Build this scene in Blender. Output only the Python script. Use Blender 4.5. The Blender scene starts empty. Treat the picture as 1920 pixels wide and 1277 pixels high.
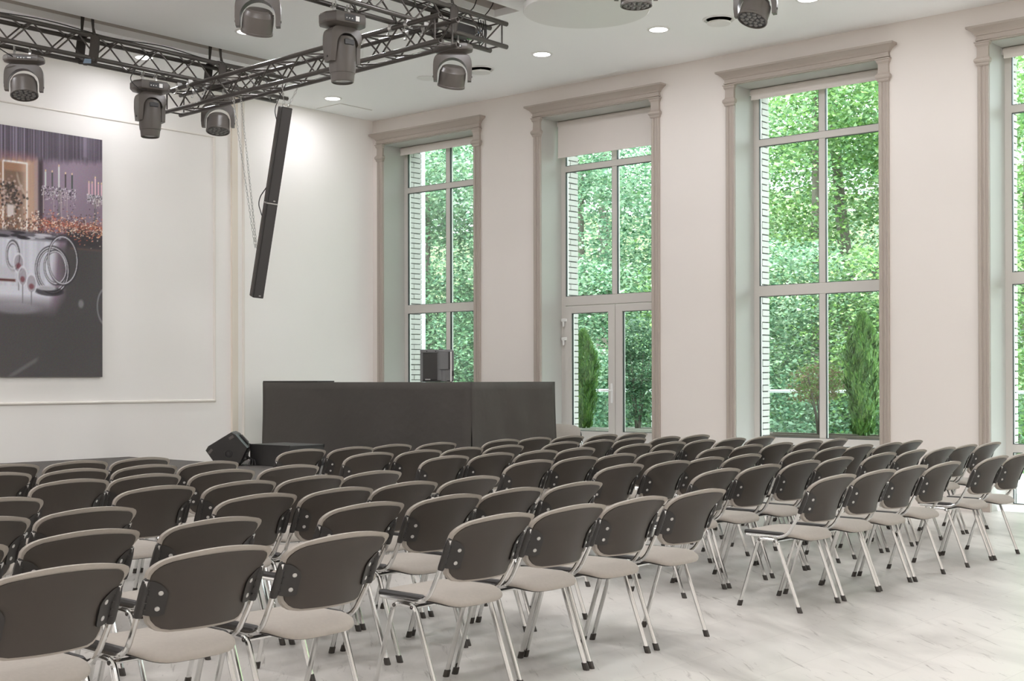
import bpy, math, random
import numpy as np
from mathutils import Vector, Matrix

random.seed(7); RNG = np.random.default_rng(7)
SC = bpy.context.scene
COL = SC.collection

# ------------------------------------------------------------------ camera, world, exposure
CAM_H = 1.45                       # eye height (m); world origin is the floor point under the camera
FPX, CY = 2449.70, 702.43          # focal length and principal row in pixels of a 1920 x 1277 frame
YAW, PITCH, ROLL = math.radians(49.40664), math.radians(0.2405), math.radians(-0.12312)
_f = Vector((math.sin(YAW)*math.cos(PITCH), math.cos(YAW)*math.cos(PITCH), math.sin(PITCH)))
_r0 = Vector((math.cos(YAW), -math.sin(YAW), 0)); _u0 = _r0.cross(_f)
_r = math.cos(ROLL)*_r0 + math.sin(ROLL)*_u0
_u = -math.sin(ROLL)*_r0 + math.cos(ROLL)*_u0
cam = bpy.data.cameras.new('camera'); cam_o = bpy.data.objects.new('camera', cam); COL.objects.link(cam_o)
cam_o.matrix_world = Matrix(((_r.x, _u.x, -_f.x, 0), (_r.y, _u.y, -_f.y, 0), (_r.z, _u.z, -_f.z, CAM_H), (0, 0, 0, 1)))
cam.sensor_fit = 'HORIZONTAL'; cam.sensor_width = 36.0
cam.lens = 36.0*FPX/1920.0
cam.shift_y = (CY-638.5)/1920.0
cam.clip_start = 0.05; cam.clip_end = 300
SC.camera = cam_o

vs = SC.view_settings
vs.view_transform = 'Standard'; vs.look = 'None'; vs.gamma = 1.0; vs.use_curve_mapping = False
vs.exposure = 0.38
SC.cycles.max_bounces = 14; SC.cycles.diffuse_bounces = 9; SC.cycles.transparent_max_bounces = 24

world = bpy.data.worlds.new('sky'); SC.world = world; world.use_nodes = True
_nt = world.node_tree; _bg = _nt.nodes['Background']
_bg.inputs['Color'].default_value = (0.86, 0.95, 1.0, 1)       # even, bright overcast sky
_bg.inputs['Strength'].default_value = 6.3

_sun = bpy.data.lights.new('sun', 'SUN'); _sun.energy = 7.0; _sun.angle = math.radians(12); _sun.color = (1.0, 0.97, 0.9)
sun_o = bpy.data.objects.new('sun', _sun); COL.objects.link(sun_o)
sun_o.rotation_euler = Vector((0.75, 0.25, -0.95)).to_track_quat('-Z', 'Y').to_euler()   # comes over the roof, lights the trees

LAMP_W = 13.0                      # each recessed ceiling lamp
LAMP_COL = (0.985, 0.985, 1.035)

# ------------------------------------------------------------------ helpers
def lin(r, g, b):
    def f(c):
        c /= 255.0
        return c/12.92 if c <= 0.04045 else ((c+0.055)/1.055)**2.4
    return (f(r), f(g), f(b), 1.0)

def empty(name, loc=(0, 0, 0), rz=0.0, parent=None):
    o = bpy.data.objects.new(name, None); COL.objects.link(o)
    o.location = loc; o.rotation_euler = (0, 0, rz); o.parent = parent
    o.empty_display_size = 0.1
    return o

def tag(o, label=None, cat=None, group=None, kind=None):
    if label: o['label'] = label
    if cat: o['category'] = cat
    if group: o['group'] = group
    if kind: o['kind'] = kind
    return o

class MB:
    """collects shapes, builds ONE mesh object"""
    def __init__(s): s.v = []; s.f = []
    def add(s, vs_, fs):
        n = len(s.v); s.v += [tuple(p) for p in vs_]; s.f += [tuple(i+n for i in f) for f in fs]; return s
    def box(s, a, b):
        x0, y0, z0 = (min(a[i], b[i]) for i in range(3)); x1, y1, z1 = (max(a[i], b[i]) for i in range(3))
        return s.add([(x0,y0,z0),(x1,y0,z0),(x1,y1,z0),(x0,y1,z0),(x0,y0,z1),(x1,y0,z1),(x1,y1,z1),(x0,y1,z1)],
                     [(0,3,2,1),(4,5,6,7),(0,1,5,4),(1,2,6,5),(2,3,7,6),(3,0,4,7)])
    def bbox(s, a, b, c=0.004):
        """box with chamfered edges"""
        x0, y0, z0 = (min(a[i], b[i]) for i in range(3)); x1, y1, z1 = (max(a[i], b[i]) for i in range(3))
        return s.loft([[(x0+c,y0+c,z0),(x1-c,y0+c,z0),(x1-c,y1-c,z0),(x0+c,y1-c,z0)],
                       [(x0,y0,z0+c),(x1,y0,z0+c),(x1,y1,z0+c),(x0,y1,z0+c)],
                       [(x0,y0,z1-c),(x1,y0,z1-c),(x1,y1,z1-c),(x0,y1,z1-c)],
                       [(x0+c,y0+c,z1),(x1-c,y0+c,z1),(x1-c,y1-c,z1),(x0+c,y1-c,z1)]])
    def loft(s, loops, cap=True, close=True):
        n = len(loops[0]); vs_ = [p for L in loops for p in L]; fs = []
        for k in range(len(loops)-1):
            for i in range(n if close else n-1):
                j = (i+1) % n
                fs.append((k*n+i, k*n+j, (k+1)*n+j, (k+1)*n+i))
        if cap:
            fs.append(tuple(range(n-1, -1, -1))); m = (len(loops)-1)*n; fs.append(tuple(m+i for i in range(n)))
        return s.add(vs_, fs)
    def tube(s, pts, r, n=8, cap=True, squash=None):
        pts = [Vector(p) for p in pts]; loops = []
        rs = r if isinstance(r, (list, tuple)) else [r]*len(pts)
        t = (pts[1]-pts[0]).normalized()
        a = Vector((0, 0, 1)) if abs(t.z) < 0.9 else Vector((1, 0, 0))
        u = t.cross(a).normalized()
        for i, p in enumerate(pts):
            if i == 0: tt = pts[1]-pts[0]
            elif i == len(pts)-1: tt = pts[-1]-pts[-2]
            else: tt = (pts[i]-pts[i-1]).normalized()+(pts[i+1]-pts[i]).normalized()
            tt.normalize(); u = (u-tt*u.dot(tt)).normalized(); w = tt.cross(u)
            q = squash or (1, 1)
            loops.append([tuple(p+(u*math.cos(2*math.pi*k/n)*q[0]+w*math.sin(2*math.pi*k/n)*q[1])*rs[i]) for k in range(n)])
        return s.loft(loops, cap)
    def lathe(s, prof, n=20, axis='z', c=(0, 0, 0), cap=True):
        loops = []
        for r, z in prof:
            L = []
            for k in range(n):
                a = 2*math.pi*k/n; x, y = r*math.cos(a), r*math.sin(a)
                L.append({'z': (c[0]+x, c[1]+y, c[2]+z), 'x': (c[0]+z, c[1]+x, c[2]+y), 'y': (c[0]+y, c[1]+z, c[2]+x)}[axis])
            loops.append(L)
        return s.loft(loops, cap)
    def xform(s, m, start=0):
        s.v[start:] = [tuple(m @ Vector(p)) for p in s.v[start:]]; return s
    def mesh(s, name, mat, smooth=False, angle=None):
        me = bpy.data.meshes.new(name); me.from_pydata(s.v, [], s.f)
        if mat: me.materials.append(mat)
        me.validate(); 
        import bmesh
        bm = bmesh.new(); bm.from_mesh(me); bmesh.ops.recalc_face_normals(bm, faces=bm.faces); bm.to_mesh(me); bm.free()
        if smooth:
            me.polygons.foreach_set('use_smooth', [True]*len(me.polygons))
            try: me.set_sharp_from_angle(angle=math.radians(angle or 40))
            except Exception: pass
        return me
    def build(s, name, mat, parent=None, smooth=False, angle=None, loc=None):
        o = bpy.data.objects.new(name, s.mesh(name, mat, smooth, angle)); COL.objects.link(o); o.parent = parent
        if loc: o.location = loc
        return o

def link(name, me, parent=None, loc=None, m=None):
    o = bpy.data.objects.new(name, me); COL.objects.link(o); o.parent = parent
    if loc: o.location = loc
    if m is not None: o.matrix_basis = m
    return o

def copy_tree(o, parent=None):
    c = o.copy(); COL.objects.link(c); c.parent = parent
    for ch in list(o.children): copy_tree(ch, c)
    return c

def arc_path(pts, rad, n=5):
    """polyline with rounded corners"""
    P = [Vector(p) for p in pts]; out = [P[0]]
    for i in range(1, len(P)-1):
        a, b, c = P[i-1], P[i], P[i+1]
        d1, d2 = (a-b), (c-b); r = min(rad, d1.length*0.49, d2.length*0.49)
        p1, p2 = b+d1.normalized()*r, b+d2.normalized()*r
        for k in range(n+1):
            t = k/n; out.append((1-t)**2*p1+2*t*(1-t)*b+t*t*p2)
    out.append(P[-1]); return out

def rod_matrix(a, b, r):
    """transform that puts a unit rod (z 0..1, radius 1) between a and b"""
    a, b = Vector(a), Vector(b); d = b-a
    q = d.to_track_quat('Z', 'Y').to_matrix().to_4x4()
    return Matrix.Translation(a) @ q @ Matrix.Diagonal((r, r, d.length, 1))

def pix_dir(u, v):
    return (_r*((u-960)/FPX) - _u*((v-CY)/FPX) + _f)
def at_z(u, v, z):
    d = pix_dir(u, v); return Vector((0, 0, CAM_H)) + d*((z-CAM_H)/d.z)
def at_x(u, v, x):
    d = pix_dir(u, v); return Vector((0, 0, CAM_H)) + d*(x/d.x)

# ------------------------------------------------------------------ materials
def mat(name, col, rough=0.6, metal=0.0, spec=0.5, noise=None, bump=None, sheen=0.0):
    """principled; noise=(scale, amount) mottles colour, bump=(scale, strength, kind)"""
    m = bpy.data.materials.new(name); m.use_nodes = True; nt = m.node_tree; b = nt.nodes['Principled BSDF']
    b.inputs['Base Color'].default_value = col; b.inputs['Roughness'].default_value = rough
    b.inputs['Metallic'].default_value = metal; b.inputs['Specular IOR Level'].default_value = spec
    if sheen: b.inputs['Sheen Weight'].default_value = sheen
    tc = None
    if noise or bump:
        tc = nt.nodes.new('ShaderNodeTexCoord')
    if noise:
        n = nt.nodes.new('ShaderNodeTexNoise'); n.inputs['Scale'].default_value = noise[0]; n.inputs['Detail'].default_value = 5
        mx = nt.nodes.new('ShaderNodeMix'); mx.data_type = 'RGBA'; k = noise[1]
        mx.inputs['A'].default_value = (col[0]*(1-k), col[1]*(1-k), col[2]*(1-k), 1)
        mx.inputs['B'].default_value = (min(1, col[0]*(1+k)), min(1, col[1]*(1+k)), min(1, col[2]*(1+k)), 1)
        nt.links.new(tc.outputs['Object'], n.inputs['Vector']); nt.links.new(n.outputs['Fac'], mx.inputs['Factor'])
        nt.links.new(mx.outputs['Result'], b.inputs['Base Color'])
    if bump:
        if bump[2] == 'wave':
            t = nt.nodes.new('ShaderNodeTexWave'); t.inputs['Scale'].default_value = bump[0]; t.bands_direction = 'DIAGONAL'; t.inputs['Distortion'].default_value = 0.6
        else:
            t = nt.nodes.new('ShaderNodeTexNoise'); t.inputs['Scale'].default_value = bump[0]; t.inputs['Detail'].default_value = 4
        bp = nt.nodes.new('ShaderNodeBump'); bp.inputs['Strength'].default_value = bump[1]; bp.inputs['Distance'].default_value = 0.004 if len(bump) < 4 else bump[3]
        nt.links.new(tc.outputs['Object'], t.inputs['Vector']); nt.links.new(t.outputs['Fac'], bp.inputs['Height'])
        nt.links.new(bp.outputs['Normal'], b.inputs['Normal'])
    return m

def emit(name, col, s):
    m = bpy.data.materials.new(name); m.use_nodes = True; nt = m.node_tree; nt.nodes.remove(nt.nodes['Principled BSDF'])
    e = nt.nodes.new('ShaderNodeEmission'); e.inputs['Color'].default_value = col; e.inputs['Strength'].default_value = s
    nt.links.new(e.outputs['Emission'], nt.nodes['Material Output'].inputs['Surface']); return m

M = {}
M['wall'] = mat('wall_paint', lin(247, 243, 239), 0.75, noise=(1.2, 0.01))
M['wall_darkened'] = mat('darkened_wall_paint', lin(226, 219, 213), 0.75, noise=(1.2, 0.01))  # same paint as the other walls, darkened to offset the strong light here
M['ceiling'] = mat('ceiling_paint', lin(250, 250, 249), 0.85)
M['mould'] = mat('moulding_paint', lin(236, 230, 222), 0.6)
M['cream'] = mat('cream_paint', lin(232, 222, 208), 0.6)
M['trim'] = mat('taupe_trim_paint', lin(174, 163, 153), 0.5)
M['reveal'] = mat('grey_reveal_paint', lin(190, 190, 184), 0.6, noise=(2.5, 0.02))
M['frame'] = mat('taupe_window_frame', lin(206, 201, 195), 0.45)
M['gasket'] = mat('dark_gasket', lin(70, 74, 76), 0.5)
M['blind'] = mat('blind_fabric', lin(226, 218, 212), 0.8, noise=(3, 0.02))
M['white_plastic'] = mat('white_plastic', lin(232, 231, 228), 0.4)
M['fabric'] = mat('beige_seat_fabric', lin(186, 178, 169), 0.95, noise=(60, 0.08), bump=(330, 0.5, 'wave'), spec=0.2)
M['shell'] = mat('dark_plastic_shell', lin(70, 64, 59), 0.48, noise=(9, 0.06), bump=(600, 0.12, 'noise', 0.001), spec=0.3)
M['black_plastic'] = mat('black_plastic', lin(46, 43, 41), 0.42)
M['chrome'] = mat('chrome_tube', (0.74, 0.74, 0.73, 1), 0.13, metal=1.0)
M['screw'] = mat('zinc_screw', (0.58, 0.57, 0.55, 1), 0.4, metal=0.6)
M['rubber'] = mat('rubber_foot', lin(62, 57, 52), 0.7)
M['black_cloth'] = mat('black_stretch_cloth', lin(78, 74, 70), 0.72, bump=(2.2, 0.5, 'noise', 0.05), spec=0.35)
M['black_wood'] = mat('black_painted_wood', lin(52, 50, 49), 0.5, noise=(5, 0.12))
M['stage'] = mat('dark_stage_carpet', lin(92, 87, 83), 0.9, noise=(40, 0.1))
M['truss'] = mat('black_truss_paint', lin(82, 77, 73), 0.34, metal=0.25, noise=(14, 0.12))
M['fixture'] = mat('fixture_housing', lin(92, 86, 81), 0.4, noise=(8, 0.05))
M['fixture_dark'] = mat('fixture_dark', lin(46, 44, 43), 0.35)
M['lens'] = mat('lens_glass', lin(120, 118, 116), 0.12, spec=0.8)
M['steel'] = mat('galvanised_steel', (0.55, 0.54, 0.52, 1), 0.4, metal=0.9)
M['strap'] = mat('black_sling_cloth', lin(72, 67, 63), 0.9)
M['tape'] = mat('blue_tape', lin(120, 138, 156), 0.6)
M['slot'] = mat('slot_grey', lin(196, 189, 183), 0.8)
M['grille'] = mat('black_grille', lin(70, 67, 66), 0.5, bump=(260, 0.5, 'noise', 0.002))
M['cable'] = mat('black_cable', lin(44, 42, 41), 0.55)
M['red'] = mat('red_plastic', lin(190, 58, 48), 0.45)
M['green'] = mat('green_plastic', lin(98, 168, 84), 0.45)
M['grey_plastic'] = mat('grey_case', lin(112, 112, 112), 0.5)
M['lamp'] = emit('lamp_glow', (1.0, 0.97, 0.92, 1), 6.0)
M['brick'] = mat('white_painted_brick', lin(172, 167, 161), 0.85, noise=(9, 0.08))
M['mortar'] = mat('dark_mortar', lin(80, 78, 74), 0.9)
M['terrace'] = mat('terrace_paving', lin(214, 212, 208), 0.9, noise=(4, 0.1))
M['planter'] = mat('concrete_planter', lin(170, 165, 156), 0.85, noise=(8, 0.08))
M['planter_dark'] = mat('brown_planter', lin(110, 98, 90), 0.8)
M['bark'] = mat('tree_bark', lin(112, 104, 96), 0.9, noise=(7, 0.3), bump=(12, 0.8, 'noise', 0.03))
M['soil'] = mat('forest_soil', lin(86, 96, 62), 0.95, noise=(2, 0.4))
M['rail'] = mat('white_rail', lin(240, 242, 244), 0.35)

def floor_material():
    m = bpy.data.materials.new('marble_vinyl'); m.use_nodes = True; nt = m.node_tree; b = nt.nodes['Principled BSDF']; L = nt.links
    tc = nt.nodes.new('ShaderNodeTexCoord')
    mp = nt.nodes.new('ShaderNodeMapping'); mp.vector_type = 'TEXTURE'; mp.inputs['Rotation'].default_value = (0, 0, math.radians(51)); mp.inputs['Scale'].default_value = (1.7, 0.55, 1)
    L.new(tc.outputs['Object'], mp.inputs['Vector'])
    n1 = nt.nodes.new('ShaderNodeTexNoise'); n1.inputs['Scale'].default_value = 1.1; n1.inputs['Detail'].default_value = 6; n1.inputs['Distortion'].default_value = 0.7
    L.new(mp.outputs['Vector'], n1.inputs['Vector'])
    r1 = nt.nodes.new('ShaderNodeValToRGB'); e = r1.color_ramp.elements
    e[0].position = 0.36; e[0].color = lin(188, 183, 177); e[1].position = 0.58; e[1].color = lin(220, 215, 209)
    L.new(n1.outputs['Fac'], r1.inputs['Fac'])
    # fine dark streaks
    mp2 = nt.nodes.new('ShaderNodeMapping'); mp2.vector_type = 'TEXTURE'; mp2.inputs['Rotation'].default_value = (0, 0, math.radians(49)); mp2.inputs['Scale'].default_value = (0.42, 0.045, 1)
    L.new(tc.outputs['Object'], mp2.inputs['Vector'])
    n2 = nt.nodes.new('ShaderNodeTexNoise'); n2.inputs['Scale'].default_value = 1.0; n2.inputs['Detail'].default_value = 9; n2.inputs['Roughness'].default_value = 0.7; n2.inputs['Distortion'].default_value = 0.9
    L.new(mp2.outputs['Vector'], n2.inputs['Vector'])
    r2 = nt.nodes.new('ShaderNodeValToRGB'); e = r2.color_ramp.elements
    e[0].position = 0.585; e[0].color = (0, 0, 0, 1); e[1].position = 0.72; e[1].color = (1, 1, 1, 1)
    L.new(n2.outputs['Fac'], r2.inputs['Fac'])
    mx = nt.nodes.new('ShaderNodeMix'); mx.data_type = 'RGBA'; mx.inputs['B'].default_value = lin(132, 124, 116)
    L.new(r2.outputs['Color'], mx.inputs['Factor']); L.new(r1.outputs['Color'], mx.inputs['A'])
    # hairline tile joints
    bt = nt.nodes.new('ShaderNodeTexBrick'); bt.offset = 0.5
    bt.inputs['Scale'].default_value = 1.0; bt.inputs['Brick Width'].default_value = 0.92; bt.inputs['Row Height'].default_value = 0.46; bt.inputs['Mortar Size'].default_value = 0.0022
    bt.inputs['Color1'].default_value = (1, 1, 1, 1); bt.inputs['Color2'].default_value = (0.955, 0.955, 0.955, 1); bt.inputs['Mortar'].default_value = (0.84, 0.83, 0.82, 1)
    L.new(tc.outputs['Object'], bt.inputs['Vector'])
    mu = nt.nodes.new('ShaderNodeMix'); mu.data_type = 'RGBA'; mu.blend_type = 'MULTIPLY'; mu.inputs['Factor'].default_value = 1.0
    L.new(mx.outputs['Result'], mu.inputs['A']); L.new(bt.outputs['Color'], mu.inputs['B'])
    L.new(mu.outputs['Result'], b.inputs['Base Color'])
    b.inputs['Roughness'].default_value = 0.32; b.inputs['Specular IOR Level'].default_value = 0.4
    return m
M['floor'] = floor_material()

def glass_material():
    m = bpy.data.materials.new('window_glass'); m.use_nodes = True; nt = m.node_tree; nt.nodes.remove(nt.nodes['Principled BSDF'])
    t = nt.nodes.new('ShaderNodeBsdfTransparent'); t.inputs['Color'].default_value = (0.93, 0.97, 0.955, 1)
    g = nt.nodes.new('ShaderNodeBsdfGlossy'); g.inputs['Roughness'].default_value = 0.02; g.inputs['Color'].default_value = (1, 1, 1, 1)
    fr = nt.nodes.new('ShaderNodeFresnel'); fr.inputs['IOR'].default_value = 1.35
    mx = nt.nodes.new('ShaderNodeMixShader')
    nt.links.new(fr.outputs['Fac'], mx.inputs['Fac']); nt.links.new(t.outputs['BSDF'], mx.inputs[1]); nt.links.new(g.outputs['BSDF'], mx.inputs[2])
    nt.links.new(mx.outputs['Shader'], nt.nodes['Material Output'].inputs['Surface']); return m
M['glass'] = glass_material()

def leaf_material(name, cols, trans=0.4):
    m = bpy.data.materials.new(name); m.use_nodes = True; nt = m.node_tree; L = nt.links
    b = nt.nodes['Principled BSDF']; b.inputs['Roughness'].default_value = 0.42; b.inputs['Specular IOR Level'].default_value = 0.5
    g = nt.nodes.new('ShaderNodeNewGeometry'); r = nt.nodes.new('ShaderNodeValToRGB'); e = r.color_ramp.elements
    e[0].color = cols[0]; e[-1].color = cols[-1]
    for k, c in enumerate(cols[1:-1]): e.new((k+1)/(len(cols)-1)).color = c
    L.new(g.outputs['Random Per Island'], r.inputs['Fac']); L.new(r.outputs['Color'], b.inputs['Base Color'])
    t = nt.nodes.new('ShaderNodeBsdfTranslucent'); L.new(r.outputs['Color'], t.inputs['Color'])
    mx = nt.nodes.new('ShaderNodeMixShader'); mx.inputs['Fac'].default_value = trans
    L.new(b.outputs['BSDF'], mx.inputs[1]); L.new(t.outputs['BSDF'], mx.inputs[2]); L.new(mx.outputs['Shader'], nt.nodes['Material Output'].inputs['Surface'])
    return m
M['leaf'] = leaf_material('maple_leaf', [lin(64, 104, 60), lin(142, 176, 98), lin(116, 156, 112), lin(176, 196, 150)])  # dark and pale ramp tones put shade contrast and highlights into leaf colours
M['leaf_cool'] = leaf_material('cool_leaf', [lin(66, 108, 80), lin(122, 160, 130), lin(176, 198, 172), lin(112, 152, 98)])  # cooler ramp; shade and highlight tones again sit in the colour
M['leaf_deep'] = leaf_material('deep_leaf', [lin(56, 88, 62), lin(96, 134, 94), lin(86, 124, 100), lin(140, 168, 124)], 0.3)  # darker copy of the leaf ramps, with shade put into its colours
M['thuja'] = leaf_material('thuja_spray', [lin(78, 118, 56), lin(116, 158, 70), lin(96, 140, 82), lin(142, 176, 92)], 0.3)
M['thuja_core'] = mat('thuja_core', lin(58, 78, 48), 0.9)
M['dry'] = leaf_material('dry_leaf', [lin(150, 120, 98), lin(128, 108, 84), lin(110, 150, 80), lin(140, 170, 90)], 0.25)
# ------------------------------------------------------------------ room shell
WX, SY, HC = 14.214, 15.063, 5.535        # window wall, stage wall, ceiling height
FX, OX = 14.66, 15.05                     # window frame plane, outer face of the wall
X0, Y0 = -5.0, -5.0
OPEN = [(12.895, 14.815), (9.745, 11.631), (6.582, 8.499), (3.394, 5.311), (0.21, 2.12), (-2.98, -1.07)]
OTOP = 5.14

def struct(o):
    o['kind'] = 'structure'; return o

struct(MB().box((X0-0.3, Y0-0.3, -0.25), (WX+0.2, SY+0.3, 0.0)).build('floor', M['floor']))
SLOT_A = (4.5, 10.95, 13.17, 13.55); SLOT_C = (4.5, 11.03, 9.33, 9.70)
b = MB(); zt = HC+0.08; xe = OX+0.1
b.box((X0-0.3, Y0-0.3, HC), (4.5, SY+0.3, zt))
b.box((4.5, Y0-0.3, HC), (11.03, 9.33, zt)); b.box((4.5, 9.70, HC), (11.03, 13.17, zt)); b.box((4.5, 13.55, HC), (11.03, SY+0.3, zt))
b.box((10.95, 13.17, HC), (11.03, 13.55, zt)); b.box((11.03, Y0-0.3, HC), (xe, SY+0.3, zt))
ceiling = struct(b.build('ceiling', M['ceiling']))
for x0, x1, y0, y1 in (SLOT_A, SLOT_C):
    b = MB(); z1 = HC+0.34
    b.box((x0-0.05, y0-0.05, zt), (x1+0.05, y0, z1)); b.box((x0-0.05, y1, zt), (x1+0.05, y1+0.05, z1))
    b.box((x0-0.05, y0, zt), (x0, y1, z1)); b.box((x1, y0, zt), (x1+0.05, y1, z1)); b.box((x0-0.05, y0-0.05, z1), (x1+0.05, y1+0.05, z1+0.05))
    b.build('slot_lining', M['slot'], ceiling)
MB().box((0, 0, HC+0.5), (1, 1, HC+0.52)).build('sun_block_slab', M['slot'], ceiling).matrix_basis = Matrix.Translation((X0-0.4, Y0-0.4, 0)) @ Matrix.Diagonal((OX+0.5-X0+0.4, SY+0.8-Y0, 1, 1))  # unseen slab added over the room to block the sun
# hatch in the ceiling by the corner: a panel with a shadow gap
b = MB(); hx0, hx1, hy0, hy1 = 12.98, 13.60, 14.44, 14.96
b.box((hx0, hy0, HC-0.006), (hx1, hy1, HC)); b.build('access_hatch', M['ceiling'], ceiling)
b = MB()
for a, c in (((hx0-0.008, hy0-0.008), (hx1+0.008, hy0)), ((hx0-0.008, hy1), (hx1+0.008, hy1+0.008)), ((hx0-0.008, hy0), (hx0, hy1)), ((hx1, hy0), (hx1+0.008, hy1))):
    b.box((a[0], a[1], HC-0.004), (c[0], c[1], HC))
b.build('hatch_gap', M['slot'], ceiling)

wall_stage = struct(MB().box((X0-0.3, SY, 0), (OX, SY+0.3, HC+0.08)).build('wall_stage', M['wall']))
struct(MB().box((X0-0.3, Y0-0.3, 0), (X0, SY, HC+0.08)).build('wall_left', M['wall']))
struct(MB().box((X0, Y0-0.3, 0), (OX, Y0, HC+0.08)).build('wall_back', M['wall']))

# window wall: piers and lintels, inner leaf plaster, outer leaf masonry
b = MB(); bo = MB(); y = SY
for y0, y1 in OPEN:
    b.box((WX, y1, 0), (14.80, y, HC+0.06)); bo.box((14.80, y1+0.012, 0), (OX-0.012, y, HC+0.06))
    b.box((WX, y0, OTOP), (14.80, y1, HC+0.06)); bo.box((14.80, y0, OTOP), (OX-0.012, y1+0.012, HC+0.06))
    y = y0
b.box((WX, Y0, 0), (14.80, y, HC+0.06)); bo.box((14.80, Y0, 0), (OX-0.012, y, HC+0.06))
struct(b.build('wall_windows', M['wall_darkened']))
wall_outer = struct(bo.build('wall_outer', M['mortar']))

# stage wall mouldings
t = struct(empty('trim_1', (0, SY, 0)))
def strip(x0, x1, z0, z1, prof=((0.0, 0.0), (0.012, 0.004), (0.024, 0.016), (0.024, 0.030), (0.010, 0.038), (0.0, 0.042))):
    """moulding strip on the stage wall: horizontal when x-long, else vertical"""
    b = MB()
    if x1-x0 > z1-z0:
        b.loft([[(x, -p, z0+q) for p, q in prof] for x in (x0, x1)])
    else:
        b.loft([[(x0+q, -p, z) for p, q in prof] for z in (z0, z1)])
    return b
THIN = ((0.0, 0.0), (0.006, 0.002), (0.011, 0.008), (0.011, 0.016), (0.005, 0.020), (0.0, 0.022))
strip(4.4, 11.19, 4.85, 4.872, THIN).build('moulding', M['mould'], t)
for a in ((4.4, 11.19, 1.150, 1.192), (11.155, 11.197, 1.17, 4.86)):
    strip(*a).build('moulding', M['mould'], t)
t2 = struct(empty('trim_2', (0, SY, 0)))
MB().bbox((11.46, -0.035, 0), (11.56, 0, HC-0.002), 0.006).build('pilaster', M['cream'], t2)
strip(11.66, 11.70, 0, HC-0.01).build('bead', M['mould'], t2)

# ------------------------------------------------------------------ windows
def pane(parent, y0, y1, z0, z1, dark=True):
    p = MB().box((FX+0.022, y0, z0), (FX+0.030, y1, z1)).build('pane', M['glass'], parent)
    if dark:
        g = MB(); w = 0.007
        for a, c in (((y0, z0), (y1, z0+w)), ((y0, z1-w), (y1, z1)), ((y0, z0+w), (y0+w, z1-w)), ((y1-w, z0+w), (y1, z1-w))):
            g.box((FX+0.004, a[0], a[1]), (FX+0.036, c[0], c[1]))
        g.build('gasket', M['gasket'], p)
    return p

def bar(name, parent, y0, y1, z0, z1, d=0.0, mt='frame'):
    return MB().bbox((FX-d, y0, z0), (FX+0.07, y1, z1), 0.006).build(name, M[mt], parent)

def window(n, y0, y1, door=False):
    w = struct(empty(f'window_{n}' if not door else f'window_{n}', (0, 0, 0)))
    j = 0.082; ym = (y0+y1)/2; mw = 0.042
    bar('jamb', w, y1-j, y1, 0.05, OTOP); bar('jamb', w, y0, y0+j, 0.05, OTOP)
    bar('head_rail', w, y0+j, y1-j, OTOP-0.085, OTOP)
    for z0, z1 in ((4.412, 4.498), (2.505, 2.638)):
        bar('transom', w, y0+j, y1-j, z0, z1, 0.004)
    bar('mullion', w, ym-mw, ym+mw, 4.498, OTOP-0.085); bar('mullion', w, ym-mw, ym+mw, 2.638, 4.412)
    for a, c in ((y0+j, ym-mw), (ym+mw, y1-j)):
        pane(w, a, c, 4.498, OTOP-0.085); pane(w, a, c, 2.638, 4.412)
    bar('bottom_rail', w, y0, y1, 0.0, 0.06, 0.01)
    if not door:
        bar('transom', w, y0+j, y1-j, 0.634, 0.723, 0.004); bar('mullion', w, ym-mw, ym+mw, 0.723, 2.505); bar('mullion', w, ym-mw, ym+mw, 0.06, 0.634)
        for a, c in ((y0+j, ym-mw), (ym+mw, y1-j)):
            pane(w, a, c, 0.723, 2.505); pane(w, a, c, 0.06, 0.634)
    # reveal lining
    MB().box((WX+0.002, y1-0.006, 0), (FX, y1, OTOP)).build('reveal', M['reveal'], w)
    MB().box((WX+0.002, y0, 0), (FX, y0+0.006, OTOP)).build('reveal', M['reveal'], w)
    MB().box((WX+0.002, y0+0.006, OTOP-0.006), (FX, y1-0.006, OTOP)).build('reveal', M['reveal'], w)
    return w

def levels(prof, y0, y1, close_y=(1, 1)):
    """stack of (projection, z) rectangles against the window wall, wider as they project"""
    base = prof[0][0]; b = MB(); L = []
    for p, z in prof:
        e = p-min(q for q, _ in prof)
        L.append([(WX, y0-e*close_y[0], z), (WX, y1+e*close_y[1], z), (WX-p, y1+e*close_y[1], z), (WX-p, y0-e*close_y[0], z)])
    return b.loft(L)

CORNICE = [(0.035, 5.140), (0.035, 5.150), (0.050, 5.154), (0.050, 5.166), (0.042, 5.170), (0.042, 5.205), (0.052, 5.210), (0.058, 5.225), (0.075, 5.245), (0.105, 5.268), (0.115, 5.274), (0.130, 5.282), (0.130, 5.305)]
CAPITAL = [(0.030, 4.872), (0.040, 4.880), (0.046, 4.895), (0.046, 4.905), (0.056, 4.915), (0.062, 4.932), (0.060, 4.950), (0.046, 4.966), (0.040, 4.972), (0.036, 4.985), (0.034, 5.060), (0.036, 5.082), (0.044, 5.096), (0.050, 5.104), (0.050, 5.120), (0.060, 5.130), (0.060, 5.140)]

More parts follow.
